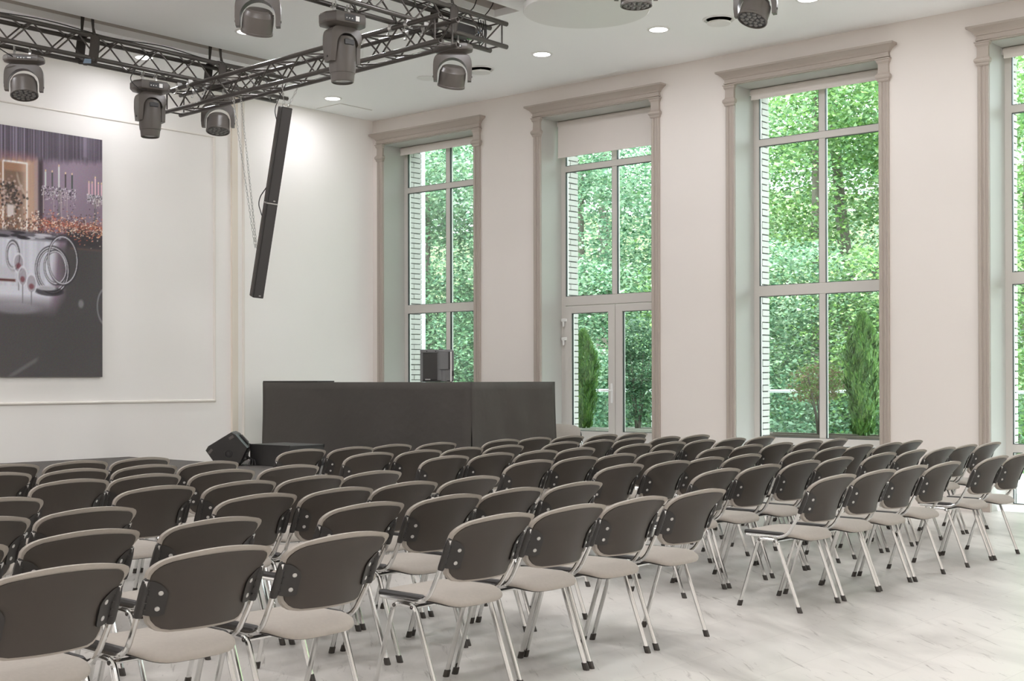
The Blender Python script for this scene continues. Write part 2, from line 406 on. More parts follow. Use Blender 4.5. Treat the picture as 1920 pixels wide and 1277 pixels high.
def casing(n, y0, y1):
    t = struct(empty(f'trim_{n}', (0, 0, 0)))
    sw = 0.12
    for s0 in (y0-sw, y1):
        prof = [(0, 0), (0.022, 0), (0.030, 0.006), (0.030, 0.020), (0.022, 0.027), (0.022, 0.036), (0.030, 0.043), (0.030, 0.056), (0.018, 0.064), (0.018, 0.076), (0.030, 0.083), (0.030, 0.096), (0.036, 0.102), (0.036, 0.116), (0.030, 0.12), (0, 0.12)]
        b = MB(); b.loft([[(WX-p, s0+q, z) for p, q in prof] for z in (0.22, 4.875)]); b.build('shaft', M['trim'], t)
        b = MB(); b.loft([[(WX, s0-e, z), (WX, s0+sw+e, z), (WX-p, s0+sw+e, z), (WX-p, s0-e, z)] for p, e, z in ((0.05, 0.012, 0), (0.05, 0.012, 0.18), (0.044, 0.006, 0.20), (0.036, 0.0, 0.222))]); b.build('plinth', M['trim'], t)
        levels(CAPITAL, s0+0.002, s0+sw-0.002).build('capital', M['trim'], t)
    hi = min(y1+sw, SY-0.10)
    levels(CORNICE, y0-sw, hi).build('cornice', M['trim'], t)
    return t

for n, (y0, y1) in enumerate(OPEN):
    w = window(n+1, y0, y1, door=(n == 1))
    casing(n+3, y0, y1)
    if n == 1:   # pair of glazed doors in the lower bay
        ym = 10.672; d = struct(empty('door_1', (0, 0, 0)))
        for a, c, side in ((ym+0.004, y1-0.075, 1), (y0+0.075, ym-0.004, -1)):
            lf = 0.115
            z0, z1 = 0.065, 2.50
            MB().bbox((FX-0.012, a, z0), (FX+0.06, a+lf, z1), 0.006).build('stile', M['frame'], d); MB().bbox((FX-0.012, c-lf, z0), (FX+0.06, c, z1), 0.006).build('stile', M['frame'], d)
            MB().bbox((FX-0.012, a+lf, z1-0.105), (FX+0.06, c-lf, z1), 0.006).build('rail', M['frame'], d)
            MB().bbox((FX-0.012, a+lf, 0.60), (FX+0.06, c-lf, 0.728), 0.006).build('rail', M['frame'], d)
            MB().bbox((FX-0.012, a+lf, z0), (FX+0.06, c-lf, z0+0.10), 0.006).build('rail', M['frame'], d)
            MB().bbox((FX+0.012, a+lf, z0+0.10), (FX+0.04, c-lf, 0.60), 0.004).build('kick_panel', M['frame'], d)
            pane(d, a+lf, c-lf, 0.728, z1-0.105)
        b = MB().bbox((FX-0.022, ym+0.040, 1.13), (FX-0.012, ym+0.075, 1.40), 0.003)
        h = b.build('handle_plate', M['white_plastic'], d)
        MB().tube(arc_path([(FX-0.02, ym+0.058, 1.305), (FX-0.065, ym+0.058, 1.305), (FX-0.065, ym+0.20, 1.30)], 0.02), 0.010, 8).build('lever', M['white_plastic'], h, True)
        for z in (2.28, 2.015):
            hb = MB().bbox((FX-0.045, y1-0.115, z), (FX-0.012, y1-0.035, z+0.045), 0.006); hb.lathe([(0.014, -0.07), (0.016, -0.06), (0.016, 0.0)], 10, c=(FX-0.03, y1-0.062, z)).build('hinge', M['white_plastic'], d, True)

# brick reveals outside the glass
def bricks(n, y1, zs):
    root = struct(empty('wall_brick_reveal', (0, y1, 0)))
    full = MB().bbox((0.006, -0.004, 0.006), (0.300, 0.010, 0.074), 0.003).mesh('brick', M['brick'])
    half = MB().bbox((0.006, -0.004, 0.006), (0.117, 0.010, 0.074), 0.003).mesh('brick', M['brick'])
    rest = MB().bbox((0.128, -0.004, 0.006), (0.300, 0.010, 0.074), 0.003).mesh('brick', M['brick'])
    for k in range(zs[0], zs[1]):
        z = k*0.081
        for me in ((full,) if k % 2 else (half, rest)):
            link('brick', me, root, (14.752, RNG.uniform(-0.002, 0.002), z+RNG.uniform(-0.002, 0.002)))
    return root
bricks(1, 14.815, (8, 63)); bricks(2, 11.631, (8, 63)); bricks(3, 8.499, (8, 63)); bricks(4, 5.311, (8, 63))

# roller blinds
BL = 'roller blinds'
def blind(y0, y1, drop, label):
    r = tag(empty('roller_blind', (FX-0.07, (y0+y1)/2, 5.085)), label, 'blind', 'white roller blinds at the window heads')
    w = (y1-y0)/2-0.01; yy = w-0.012
    b = MB(); b.lathe([(0.040, -yy), (0.048, -yy+0.004), (0.048, yy-0.004), (0.040, yy)], 18, axis='y', c=(0, 0, 0.0)); b.build('roller_tube', M['blind'], r, True)
    MB().box((-0.048, -w+0.03, -drop), (-0.046, w-0.03, 0.0)).build('fabric', M['blind'], r)
    MB().bbox((-0.054, -w+0.03, -drop-0.022), (-0.040, w-0.03, -drop), 0.003).build('bottom_bar', M['blind'], r)
    for s in (-1, 1): MB().bbox((-0.03, s*w-0.005, -0.03), (0.06, s*w+0.005, 0.045), 0.002).build('end_bracket', M['white_plastic'], r)
blind(*OPEN[0], 0.06, 'white roller blind rolled up in the window nearest the stage corner')
blind(*OPEN[1], 0.46, 'pale roller blind pulled part way down above the glazed double door')
blind(*OPEN[2], 0.075, 'white roller blind rolled up over the large window right of the door')
blind(*OPEN[3], 0.06, 'white roller blind rolled up in the window at the right photo edge')
# ------------------------------------------------------------------ chairs
def back_y(bv, x): return -0.268-0.10*bv-1.0*bv*bv+1.45*(1.0-0.45*(bv/0.312)**2)*x*x
def back_panel(inset, top, yf, yb, puff, H=0.312, z0=0.554, cols=14):
    """curved backrest slab: front face at yf, rear face at yb relative to the centre surface"""
    H2 = H-top; rtx, rtz, rb = 0.062, 0.062, 0.060
    bs = sorted(set([inset, inset+0.006, inset+0.018, inset+0.04, inset+0.07, 0.115, 0.15, 0.185, 0.21, H2-0.070, H2-0.048, H2-0.030, H2-0.016, H2-0.006, H2]))
    def hw(bv):
        q = bv/H
        w = 0.208+0.064*q**1.3-inset
        d = bv-inset
        if d < rb: w -= rb-math.sqrt(max(0, rb*rb-(rb-d)**2))
        d = H2-bv
        if d < rtz: w -= rtx*(1-math.sqrt(max(0, 1-(1-d/rtz)**2)))
        return w
    def P(s, bv, off):
        x = s*hw(bv); q = bv/H
        return (x, back_y(bv, x)+off, z0+bv*0.975-0.50*x*x*q*q)
    b = MB(); n = cols+1; rows = len(bs)
    vf = []; vb = []
    for i, bv in enumerate(bs):
        for k in range(n):
            s = -1+2*k/cols
            e = (1-s**6)*(1-(2*i/(rows-1)-1)**8)
            vf.append(P(s, bv, yf*(0.45+0.55*e)+puff*e)); vb.append(P(s, bv, yb))
    N = len(vf); fs = []
    for i in range(rows-1):
        for k in range(cols):
            a = i*n+k; fs.append((a, a+1, a+n+1, a+n)); fs.append((N+a, N+a+n, N+a+n+1, N+a+1))
    ring = [k for k in range(n)]+[i*n+cols for i in range(1, rows)]+[(rows-1)*n+k for k in range(cols-1, -1, -1)]+[i*n for i in range(rows-2, 0, -1)]
    for i, a in enumerate(ring):
        c = ring[(i+1) % len(ring)]; fs.append((a, N+a, N+c, c))
    return b.add(vf+vb, fs)

def seat_slab(prof, hx=0.215, yc=-0.005, hy=0.235, n=32, e=4.2):
    b = MB(); L = []
    for s, z in prof:
        R = []
        for k in range(n):
            a = 2*math.pi*k/n; c, d = math.cos(a), math.sin(a)
            x = hx*s*math.copysign(abs(c)**(2/e), c); y = hy*s*math.copysign(abs(d)**(2/e), d)
            zz = z-0.030*max(0, (-y-0.10)/0.135)**2-0.012*max(0, (y-0.13)/0.10)**2-0.012*(1-abs(x/hx))*max(0, 1-abs(y)/hy)
            R.append((x, yc+y, zz))
        L.append(R)
    return b.loft(L)

PARTS = {}
PARTS['seat'] = seat_slab([(0.02, 0.497), (0.5, 0.497), (0.8, 0.496), (0.93, 0.492), (0.985, 0.484), (1.0, 0.474), (0.985, 0.465), (0.93, 0.461), (0.02, 0.461)]).mesh('seat', M['fabric'], True, 60)
PARTS['seat_pan'] = seat_slab([(0.02, 0.462), (0.90, 0.4625), (0.925, 0.458), (0.90, 0.452), (0.02, 0.449)]).mesh('seat_pan', M['black_plastic'], True, 50)
PARTS['backrest'] = back_panel(0.0, 0.0, 0.030, -0.008, 0.008).mesh('backrest', M['fabric'], True, 50)
PARTS['back_shell'] = back_panel(0.009, 0.023, -0.004, -0.0135, 0.0).mesh('back_shell', M['shell'], True, 35)
def side(name, fn):
    for s in (1, -1):
        PARTS[name+str(s)] = fn(s)
def f_rail(s):
    b = MB(); b.tube(arc_path([(s*0.240, 0.165, 0.462), (s*0.240, -0.125, 0.460), (s*0.250, -0.221, 0.625), (s*0.250, -0.276, 0.755)], 0.075, 6), 0.0108, 8)
    return b.mesh('side_rail', M['chrome'], True)
def leg_path(s, fy):
    top = 0.075 if fy > 0 else -0.055
    return arc_path([(s*0.246, fy, 0.012), (s*0.246, top, 0.440), (s*0.246, 0.01, 0.444)], 0.035, 4)
def f_leg(s, fy):
    return MB().tube(leg_path(s, fy), 0.0118, 8).mesh('leg', M['chrome'], True)
def f_foot(s, fy):
    p = leg_path(s, fy); d = (p[1]-p[0]).normalized(); a = Vector((s*0.246, fy, 0.012)); sl = d.y/d.z
    b = MB(); L = []
    for z, q in ((0.0, 1.0), (0.004, 1.05), (0.034, 1.0), (0.036, 0.86)):
        L.append([(a.x+0.0150*q*math.cos(k*math.pi/4), a.y+sl*(z-0.012)+0.0165*q*math.sin(k*math.pi/4), z) for k in range(8)])
    return b.loft(L).mesh('rubber_foot', M['rubber'], True, 40)
side('side_rail', f_rail)
for s in (1, -1):
    for fy in (0.215, -0.215):
        PARTS[('leg', s, fy)] = f_leg(s, fy); PARTS[('foot', s, fy)] = f_foot(s, fy)
def f_bracket(s):
    b = MB()
    b.tube([(s*0.2485, -0.218, 0.618), (s*0.2485, -0.223, 0.630), (s*0.2485, -0.260, 0.720), (s*0.247, -0.272, 0.750), (s*0.244, -0.276, 0.759)], [0.0140, 0.0160, 0.0160, 0.0140, 0.008], 10, squash=(0.85, 1.15))
    L = []          # plate screwed to the rear of the shell
    for x, zt, zb in ((0.244, 0.750, 0.634), (0.226, 0.748, 0.622), (0.206, 0.738, 0.618), (0.186, 0.722, 0.618), (0.174, 0.706, 0.620), (0.169, 0.692, 0.626)):
        R = [(s*x, back_y((z-0.554)/0.975, x)-o, z) for z, o in ((zb, 0.0125), ((zb+zt)/2, 0.0125), (zt, 0.0125), (zt, 0.024), ((zb+zt)/2, 0.024), (zb, 0.024))]
        L.append(R)
    b.loft(L)
    for k in range(4):
        z = 0.642+k*0.026; y = -0.230-(z-0.64)*0.41
        b.box((s*0.232, y-0.012, z), (s*0.248, y+0.010, z+0.004))
    return b.mesh('bracket', M['black_plastic'], True, 35)
side('bracket', f_bracket)
def f_screw(s, z):
    x = 0.195; y = back_y((z-0.554)/0.975, x)-0.0245
    b = MB(); b.lathe([(0.0092, 0.0), (0.0092, -0.002), (0.006, -0.0035), (0.0055, -0.0022), (0.0015, -0.0022)], 12, axis='y', c=(0, 0, 0))
    b.xform(Matrix.Translation((s*x, y, z)) @ Matrix.Rotation(s*0.46, 4, 'Z') @ Matrix.Rotation(0.36, 4, 'X'))
    return b.mesh('screw', M['screw'], True, 60)
for s in (1, -1):
    for z in (0.645, 0.703): PARTS[('screw', s, z)] = f_screw(s, z)
def f_block(s):
    b = MB(); b.loft([[(s*(0.224+dx), y, zz+dz) for dx, dz in ((-0.014, -0.012), (0.012, -0.013), (0.014, 0.000), (0.008, 0.009), (-0.012, 0.010))] for y, zz in ((0.185, 0.480), (0.17, 0.4805), (-0.075, 0.4785), (-0.088, 0.4735))])
    return b.mesh('side_block', M['black_plastic'], True, 30)
side('side_block', f_block)
PARTS['bar1'] = MB().tube([(-0.243, 0.066, 0.434), (0.243, 0.066, 0.434)], 0.009, 8).mesh('cross_bar', M['chrome'], True)
PARTS['bar2'] = MB().tube([(-0.243, -0.046, 0.434), (0.243, -0.046, 0.434)], 0.009, 8).mesh('cross_bar', M['chrome'], True)
def f_bolt(s, y): return MB().lathe([(0.0085, 0.244*s), (0.0085, 0.2595*s), (0.006, 0.2595*s), (0.005, 0.257*s), (0.001, 0.257*s)], 10, axis='x', c=(0, y, 0.434)).mesh('bolt', M['rubber'], True, 40)
for s in (1, -1):
    for y in (0.066, -0.046): PARTS[('bolt', s, y)] = f_bolt(s, y)

def make_chair():
    r = empty('conference_chair')
    link('seat', PARTS['seat'], r); link('seat_pan', PARTS['seat_pan'], r)
    bk = link('backrest', PARTS['backrest'], r); link('back_shell', PARTS['back_shell'], bk)
    for s in (1, -1):
        link('side_rail', PARTS['side_rail'+str(s)], r); link('side_block', PARTS['side_block'+str(s)], r)
        br = link('bracket', PARTS['bracket'+str(s)], r)
        for z in (0.645, 0.703): link('screw', PARTS[('screw', s, z)], br)
        for fy in (0.215, -0.215):
            lg = link('leg', PARTS[('leg', s, fy)], r); link('rubber_foot', PARTS[('foot', s, fy)], lg)
    for k, y in (('bar1', 0.066), ('bar2', -0.046)):
        cb = link('cross_bar', PARTS[k], r)
        for s in (1, -1): link('bolt', PARTS[('bolt', s, y)], cb)
    return r

# where the upper right tip of each backrest is seen (pixels of the 1920-wide frame), by row and block
ROWS = [
 {'a': [(241,1063),(509,1026),(728.9,1003.3)], 'b': [(1001.8,964.7),(1138,947),(1249.8,932.5),(1361,917.8)], 'c': [(1604.9,893.8),(1681,884),(1740,875),(1799,869.8)], 'd': [(1889.5,858),(1938,853)]},
 {'a': [(14,1026),(261,995.5),(489.8,973.7)], 'b': [(757.6,943.8),(905,929.8),(1017.5,915.7),(1129.5,905)], 'c': [(1388,882.5),(1464.8,875),(1541.9,866),(1597,860.7)], 'd': [(1680.4,851.6),(1737,846.4),(1791,842.5),(1831.5,836),(1876,832)]},
 {'a': [(55.5,973.7),(254.6,953.3)], 'b': [(556.6,928),(702.6,917.5),(817.8,906),(937,895.5)], 'c': [(1214.5,872.5),(1292.5,869.5),(1360,859.6),(1422,855.5)], 'd': [(1537,845),(1588,841),(1635.6,836),(1691.6,833.4),(1726.8,828)]},
 {'a': [(79.9,937)], 'b': [(365.7,912.7),(519.5,905.5),(643,896.5),(752.6,885.4)], 'c': [(1042.5,865.5),(1117.2,860.5),(1201.5,852),(1259.6,849)], 'd': [(1376,841.5),(1436.8,835.5),(1488,832),(1541,829.5),(1585.4,825.6)]},
 {'a': [], 'b': [(203.7,903.2),(338.6,891),(478,884),(598,874)], 'c': [(884,857.5),(964,852.5),(1042.3,848.5),(1116,842.4)], 'd': [(1225.7,834.4),(1290.7,830.8),(1341.5,826.9),(1395.4,824.3),(1450.5,821.7)]},
 {'a': [], 'b': [(59.6,888.3),(201.8,883),(331.8,875),(446.9,868)], 'c': [(739.5,851.7),(827,847.8),(911,841.5),(977.3,838)], 'd': [(1094,829.5),(1155,826.9),(1213,823),(1272.5,821.7),(1324.6,819)]},
 {'a': [], 'b': [(74.5,873.4),(200.4,868),(318,861)], 'c': [(614.8,845),(700,841.5),(776,834.5),(849.5,833)], 'd': [(977.3,827),(1043,822),(1099.3,819),(1152,817.8),(1205.6,815.2)]},
]
ROWNAME = ['back row nearest the camera', 'second row from the back', 'third row from the back', 'fourth row from the back', 'fifth row from the back', 'sixth row from the back', 'front row facing the stage']
BLOCK = {'a': 'far left', 'b': 'left centre', 'c': 'right centre', 'd': 'far right'}
ORD = ['leftmost', 'second', 'third', 'fourth', 'fifth']
TIP = (0.236, -0.352, 0.829)
proto = make_chair(); first = True
for ri, row in enumerate(ROWS):
    pts = []
    for bk in 'abcd':
        for k, (u, v) in enumerate(row[bk]):
            p = at_z(u, v, TIP[2]); pts.append([bk, k, p.x, p.y, u, v])
    A = np.array([[q[2], 1.0] for q in pts]); yv = np.array([q[3] for q in pts])
    sl = np.linalg.lstsq(A, yv, rcond=None)[0]
    for q in pts:
        yf = sl[0]*q[2]+sl[1]; yn = yf+0.35*(q[3]-yf); q[2] *= yn/q[3]; q[3] = yn
    for it in range(30):                                    # neighbours may touch, not cross
        for a, c in zip(pts[:-1], pts[1:]):
            if a[0] == c[0] and c[2]-a[2] < 0.538:
                e = (0.538-(c[2]-a[2]))/2; a[2] -= e; c[2] += e
    for q in pts:
        rz = -math.atan(sl[0])*-0.6 + RNG.uniform(-0.012, 0.012)
        c, s = math.cos(rz), math.sin(rz)
        x = q[2]-(TIP[0]*c-TIP[1]*s); y = q[3]-(TIP[0]*s+TIP[1]*c)
        ch = proto if first else copy_tree(proto); first = False
        ch.location = (x, y, 0); ch.rotation_euler = (0, 0, rz)
        n = len(row[q[0]])
        o = ORD[q[1]] if n > 1 else 'only'
        if q[1] == n-1 and n > 1: o = 'rightmost'
        tag(ch, f'dark-backed chair, {o} of the {BLOCK[q[0]]} block in the {ROWNAME[ri]}', 'chair', 'conference chairs in rows')
# the odd chair by the door, turned round
oc = copy_tree(proto); oc.location = (13.60, 10.64, 0); oc.rotation_euler = (0, 0, math.radians(150))
tag(oc, 'beige chair turned to face the room beside the black counter and glazed door', 'chair', 'conference chairs in rows')
# ------------------------------------------------------------------ stage platform and what stands on it
PZ = 0.45
b = MB()
poly = [(X0+0.4, 10.4), (11.15, 10.4), (11.15, 13.25), (9.80, 13.25), (9.80, SY-0.002), (X0+0.4, SY-0.002)]
b.loft([[(x, y, z) for x, y in poly] for z in (0, PZ)])
tag(b.build('stage_platform', M['stage']), 'low dark carpeted stage platform along the white wall behind the chairs', 'stage')

# black counter in the corner
def counter():
    r = tag(empty('counter', (11.6, 10.59, 0)), 'tall counter covered in black stretch cloth in the corner by the windows', 'counter')
    lx, ly, h = 1.608, 3.934, 1.428
    def cloth(name, p0, p1, out, flare):
        n, m = 26, 14; vs_ = []; fs = []; p0 = Vector(p0); p1 = Vector(p1); o = Vector(out)
        for i in range(n+1):
            t = i/n
            for j in range(m+1):
                z = h*j/m
                sag = (0.0 if j == m else 1.0)*0.010*math.sin(7*t*math.pi+2.2*z)*math.sin(math.pi*j/m)+0.006*math.sin(17*t+5*z)
                q = p0.lerp(p1, t)+o*(flare*(1-z/h)+sag)
                vs_.append((q.x, q.y, z))
        for i in range(n):
            for j in range(m):
                a = i*(m+1)+j; fs.append((a, a+m+1, a+m+2, a+1))
        o2 = MB().add(vs_, fs).build(name, M['black_cloth'], r, True, 60)
        sm = o2.modifiers.new('thickness', 'SOLIDIFY'); sm.thickness = 0.006
        return o2
    cloth('front_cover', (0, ly, 0), (0, 0, 0), (-1, 0, 0), 0.012)
    cloth('end_cover', (0, 0, 0), (lx, 0, 0), (0, -1, 0), 0.02)
    cloth('side_cover', (lx, 0, 0), (lx, 0.62, 0), (1, 0, 0), 0.055)
    MB().bbox((0.012, 0.012, h-0.034), (0.62, ly-0.012, h-0.004), 0.004).build('top_board', M['black_wood'], r)
    MB().bbox((0.62, 0.012, h-0.034), (lx-0.012, 0.62, h-0.004), 0.004).build('top_board', M['black_wood'], r)
    MB().bbox((0.0, ly-1.15, h), (0.30, ly, h+0.018), 0.004).build('raised_shelf', M['black_wood'], r)
    for x, y in ((0.08, 0.08), (0.08, ly-0.1), (0.55, ly-0.1), (lx-0.08, 0.1), (lx-0.08, 0.52), (0.55, 0.75)):
        MB().bbox((x-0.03, y-0.03, 0), (x+0.03, y+0.03, h-0.03), 0.004).build('leg', M['black_wood'], r)
counter()

# grey loudspeaker on the counter, seen from the side
def pa_speaker():
    p = at_z(822, 716, 1.428); q = Vector((12.1, 0, 0)); k = 11.95/p.x
    base = Vector((p.x*k, p.y*k, 1.430))
    r = tag(empty('loudspeaker', base, math.radians(-47)), 'small grey and black loudspeaker standing on the black counter', 'speaker')
    # local: x to the right as seen, y away
    b = MB(); b.bbox((-0.20, 0.0, 0.0), (0.175, 0.30, 0.365), 0.018); b.build('cabinet', M['grey_plastic'], r, True, 25)
    MB().bbox((-0.175, -0.012, 0.02), (-0.012, 0.0, 0.325), 0.006).build('grille', M['fixture_dark'], r)
    MB().bbox((-0.205, -0.012, 0.325), (0.0, 0.002, 0.365), 0.008).build('face_rim', M['grey_plastic'], r)
    MB().bbox((-0.205, -0.014, 0.0), (-0.175, 0.002, 0.33), 0.006).build('face_rim', M['grey_plastic'], r)
    for x in (-0.13, -0.03): MB().lathe([(0.008, 0), (0.008, -0.004), (0.002, -0.005)], 10, axis='y', c=(x, -0.012, 0.345)).build('screw', M['fixture_dark'], r)
    MB().bbox((0.015, -0.010, 0.135), (0.115, 0.0, 0.345), 0.008).build('side_panel', M['grey_plastic'], r)
    MB().bbox((0.112, -0.012, 0.145), (0.132, 0.004, 0.34), 0.003).build('handle_slot', M['fixture_dark'], r)
    b = MB(); b.lathe([(0.048, 0.0), (0.048, 0.125)], 16, c=(0.065, 0.035, 0.005)); b.build('horn_bulge', M['grey_plastic'], r, True)
    MB().bbox((0.135, -0.014, 0.0), (0.150, 0.0, 0.34), 0.004).build('trim_strip', M['white_plastic'], r)
    MB().bbox((0.155, -0.008, 0.065), (0.176, 0.02, 0.125), 0.003).build('connector', M['fixture_dark'], r)
    for x in (-0.10, 0.03): MB().bbox((x-0.025, 0.05, 0.365), (x+0.025, 0.12, 0.372), 0.002).build('rubber_foot', M['rubber'], r)
    MB().bbox((-0.15, -0.016, 0.022), (-0.09, -0.012, 0.032), 0.001).build('badge', M['screw'], r)
    r.scale = (1.12, 1.12, 1.12)
pa_speaker()

# black box beside the monitor
def stage_box():
    r = tag(empty('stage_box', (9.735, 11.71, PZ)), 'low black plywood box lying on the stage beside the wedge monitor', 'box')
    MB().bbox((0, 0, 0), (0.52, 0.72, 0.25), 0.006).build('body', M['black_wood'], r)
    for x, y in ((0.0, 0.0), (0.52, 0.0), (0.0, 0.72)):
        MB().bbox((x-0.006, y-0.006, 0.215), (x+0.006, y+0.006, 0.254), 0.002).build('corner_cap', M['fixture_dark'], r)
    MB().bbox((-0.003, 0.015, 0.232), (0.0, 0.70, 0.25), 0.001).build('edge_strip', M['fixture_dark'], r)
stage_box()

def wedge_monitor():
    # tipped on its back: hexagonal side seen, handle side up to the right
    c = at_z(428, 872, PZ); k = 0.985
    r = tag(empty('stage_monitor', (c.x*k, c.y*k, PZ), math.radians(-46)), 'scuffed black wedge monitor speaker tilted on the dark stage', 'speaker')
    # side outline in local x (right) / z (up)
    out = [(0.095, 0.0), (-0.135, 0.0), (-0.265, 0.185), (-0.235, 0.235), (0.035, 0.400), (0.085, 0.375), (0.225, 0.215), (0.145, 0.045)]
    b = MB()
    L = []
    for y, s in ((0.0, 0.965), (0.02, 1.0), (0.36, 1.0), (0.38, 0.965)):
        cx, cz = -0.01, 0.20
        L.append([(cx+(x-cx)*s, y, cz+(z-cz)*s) for x, z in out])
    b.loft(L); b.build('cabinet', M['black_plastic'], r, True, 20)
    MB().lathe([(0.050, 0.012), (0.046, -0.006), (0.036, -0.006), (0.030, 0.004), (0.012, 0.004)], 20, axis='y', c=(0.0, 0.0, 0.145)).build('pole_socket', M['fixture_dark'], r, True)
    MB().lathe([(0.020, 0.0), (0.020, -0.008), (0.004, -0.009)], 14, axis='y', c=(0.0, 0.0, 0.145)).build('socket_hole', M['cable'], r, True)
    for x, z, a in ((-0.205, 0.175, 0.9), (0.035, 0.335, 0.55)):
        m = MB().bbox((-0.03, -0.006, -0.016), (0.03, 0.004, 0.016), 0.003); m.xform(Matrix.Translation((x, 0, z)) @ Matrix.Rotation(-a, 4, 'Y')); m.build('corner_plate', M['fixture'], r)
    h = MB().bbox((-0.075, -0.06, -0.006), (0.075, -0.02, 0.008), 0.004)
    h.xform(Matrix.Translation((0.158, 0.22, 0.305)) @ Matrix.Rotation(math.radians(48), 4, 'Y')); h.build('handle_recess', M['cable'], r)
    h = MB().tube([(-0.06, -0.04, 0.016), (0.06, -0.04, 0.016)], 0.009, 8)
    h.xform(Matrix.Translation((0.158, 0.22, 0.305)) @ Matrix.Rotation(math.radians(48), 4, 'Y')); h.build('handle', M['fixture'], r, True)
    MB().bbox((0.15, 0.06, 0.06), (0.20, 0.24, 0.15), 0.01).build('connector_panel', M['fixture_dark'], r)
    for k in range(3):
        MB().tube(arc_path([(0.19, 0.10+0.03*k, 0.12-0.02*k), (0.26+0.02*k, 0.06, 0.09-0.01*k), (0.23+0.04*k, 0.03, 0.006)], 0.04), 0.006, 6).build('cable', M['cable'], r, True)
wedge_monitor()

# ------------------------------------------------------------------ printed canvas on the stage wall
def poster():
    px0, px1, z0, z1 = 7.20, 9.387, 1.501, 4.570
    W, H = 250, 350
    r = tag(empty('wall_print', ((px0+px1)/2, SY, z0)), 'tall unframed print of a candlelit banquet table hanging on the white wall', 'picture')
    xs = np.linspace(px0, px1, W); U = (xs-8.012)/(9.387-8.012)*188.0           # 0..188 is the part in view
    T = np.linspace(0, 1, H)                                                   # 0 top, 1 bottom
    u, t = np.meshgrid(U, T); v = 263+t*444                                    # rows as seen at the right edge
    rg = np.random.default_rng(3)
    def C(r_, g_, b_): return np.array([r_, g_, b_], float)
    im = np.zeros((H, W, 3)); im[:] = C(150, 132, 148)
    def blend(mask, col):
        k = np.clip(mask, 0, 1)[..., None]; im[:] = im*(1-k)+np.asarray(col)*k
    sm = lambda a, lo, hi: np.clip((a-lo)/(hi-lo), 0, 1)
    box = lambda x0, x1, y0, y1, s=1.5: np.minimum(np.minimum(sm(u, x0-s, x0+s), 1-sm(u, x1-s, x1+s)), np.minimum(sm(v, y0-s, y0+s), 1-sm(v, y1-s, y1+s)))
    def ell(cx, cy, rx, ry): return np.sqrt(((u-cx)/rx)**2+((v-cy)/ry)**2)
    def ring(cx, cy, rx, ry, w): return 1-sm(np.abs(ell(cx, cy, rx, ry)-1)*min(rx, ry), w*0.5, w*1.2)
    # purple wall with soft glow
    blend(0.5*np.exp(-((u-120)/45)**2-((v-345)/60)**2), C(176, 158, 178))
    # doorway side on the left
    blend(box(-400, 66, 300, 470, 3), C(190, 164, 160)); blend(box(-400, 58, 318, 470, 2), C(196, 160, 138)); blend(box(-400, 52, 328, 470, 2), C(176, 136, 112)); blend(box(5, 42, 342, 460, 2), C(136, 112, 98))
    blend(ring(60, 330, 34, 60, 2)*box(20, 42, 345, 410, 4)*0.6, C(205, 190, 176))
    blend(0.6*np.exp(-((u-45)/10)**2)*box(20, 70, 320, 460, 6), C(244, 214, 196))
    blend(box(43.5, 46.5, 326, 455, 0.8), C(255, 250, 246)); blend(box(2, 46.5, 324, 327.5, 0.8), C(255, 250, 246)); blend(box(1, 3.6, 326, 455, 0.8), C(250, 242, 238))
    blend(box(66, 74, 300, 460, 2)*0.85, C(74, 64, 68))
    # fringe across the top
    st = np.interp(U, np.linspace(U[0], U[-1], 420), rg.random(420)); st2 = np.interp(U, np.linspace(U[0], U[-1], 90), rg.random(90))
    fr = (1-sm(v, 314+6*st2[None, :]-u*0.085, 324+8*st2[None, :]-u*0.085))*(1-0*u)
    bright = np.where(u < 76, 1.05, 0.42)
    base = C(110, 100, 112)[None, None]*(0.78+0.22*st2[None, :, None])+C(120, 118, 136)[None, None]*((st[None, :]**3)*bright)[..., None]
    im[:] = im*(1-fr[..., None])+base*fr[..., None]
    blend(box(150, 158, 263, 300, 2)*0.35, C(176, 166, 186)); blend(box(-60, 60, 309, 322, 5)*0.35, C(190, 130, 130))
    # flowers
    for k in range(260):
        cx, cy = rg.normal(14, 12), rg.normal(386, 12); c = [C(70, 62, 60), C(205, 182, 174), C(96, 84, 76), C(170, 140, 128)][k % 4]
        blend((1-sm(ell(cx, cy, 2.6, 2.6), 0.7, 1.1))*0.85, c)
    blend(box(9, 22, 402, 424, 2), C(226, 214, 210))
    # candelabra
    def candel(cx, y, s, stem, cols, n=5):
        hs = 0.55+0.025*s
        for k in range(n):
            x = cx+(k-(n-1)/2)*s; hh = 30 if k != n//2 else 44
            blend(box(x-1.3, x+1.3, y-hh*hs, y, 0.7), cols[k % len(cols)]); blend(1-sm(ell(x, y-hh*hs-2, 1.4, 2.4), 0.5, 1.1), C(255, 225, 180))
        blend(box(cx-1.6, cx+1.6, y, stem, 0.9), C(72, 66, 72)); blend(box(cx-0.4, cx+0.8, y, stem, 0.5)*0.8, C(214, 208, 216))
        for k in range(240):
            x = cx+rg.uniform(-2.6, 2.6)*s; yy = y+abs(rg.normal(0, 8))*s/7
            c = [C(245, 240, 246), C(66, 60, 66), C(190, 180, 190)][k % 3]
            blend((1-sm(ell(x, yy, 0.9, 1.3), 0.6, 1.2))*0.9, c)
        for k in range(7):
            x = cx+rg.uniform(-2.4, 2.4)*s; blend(box(x-0.5, x+0.5, y+6, y+rg.uniform(16, 32)*s/7, 0.4)*0.8, C(210, 196, 190))
    candel(104, 362, 12.5, 446, [C(232, 240, 236), C(92, 96, 92), C(240, 244, 240), C(86, 78, 78), C(70, 84, 76)])
    candel(174, 368, 6.2, 436, [C(246, 206, 216), C(236, 190, 206)])
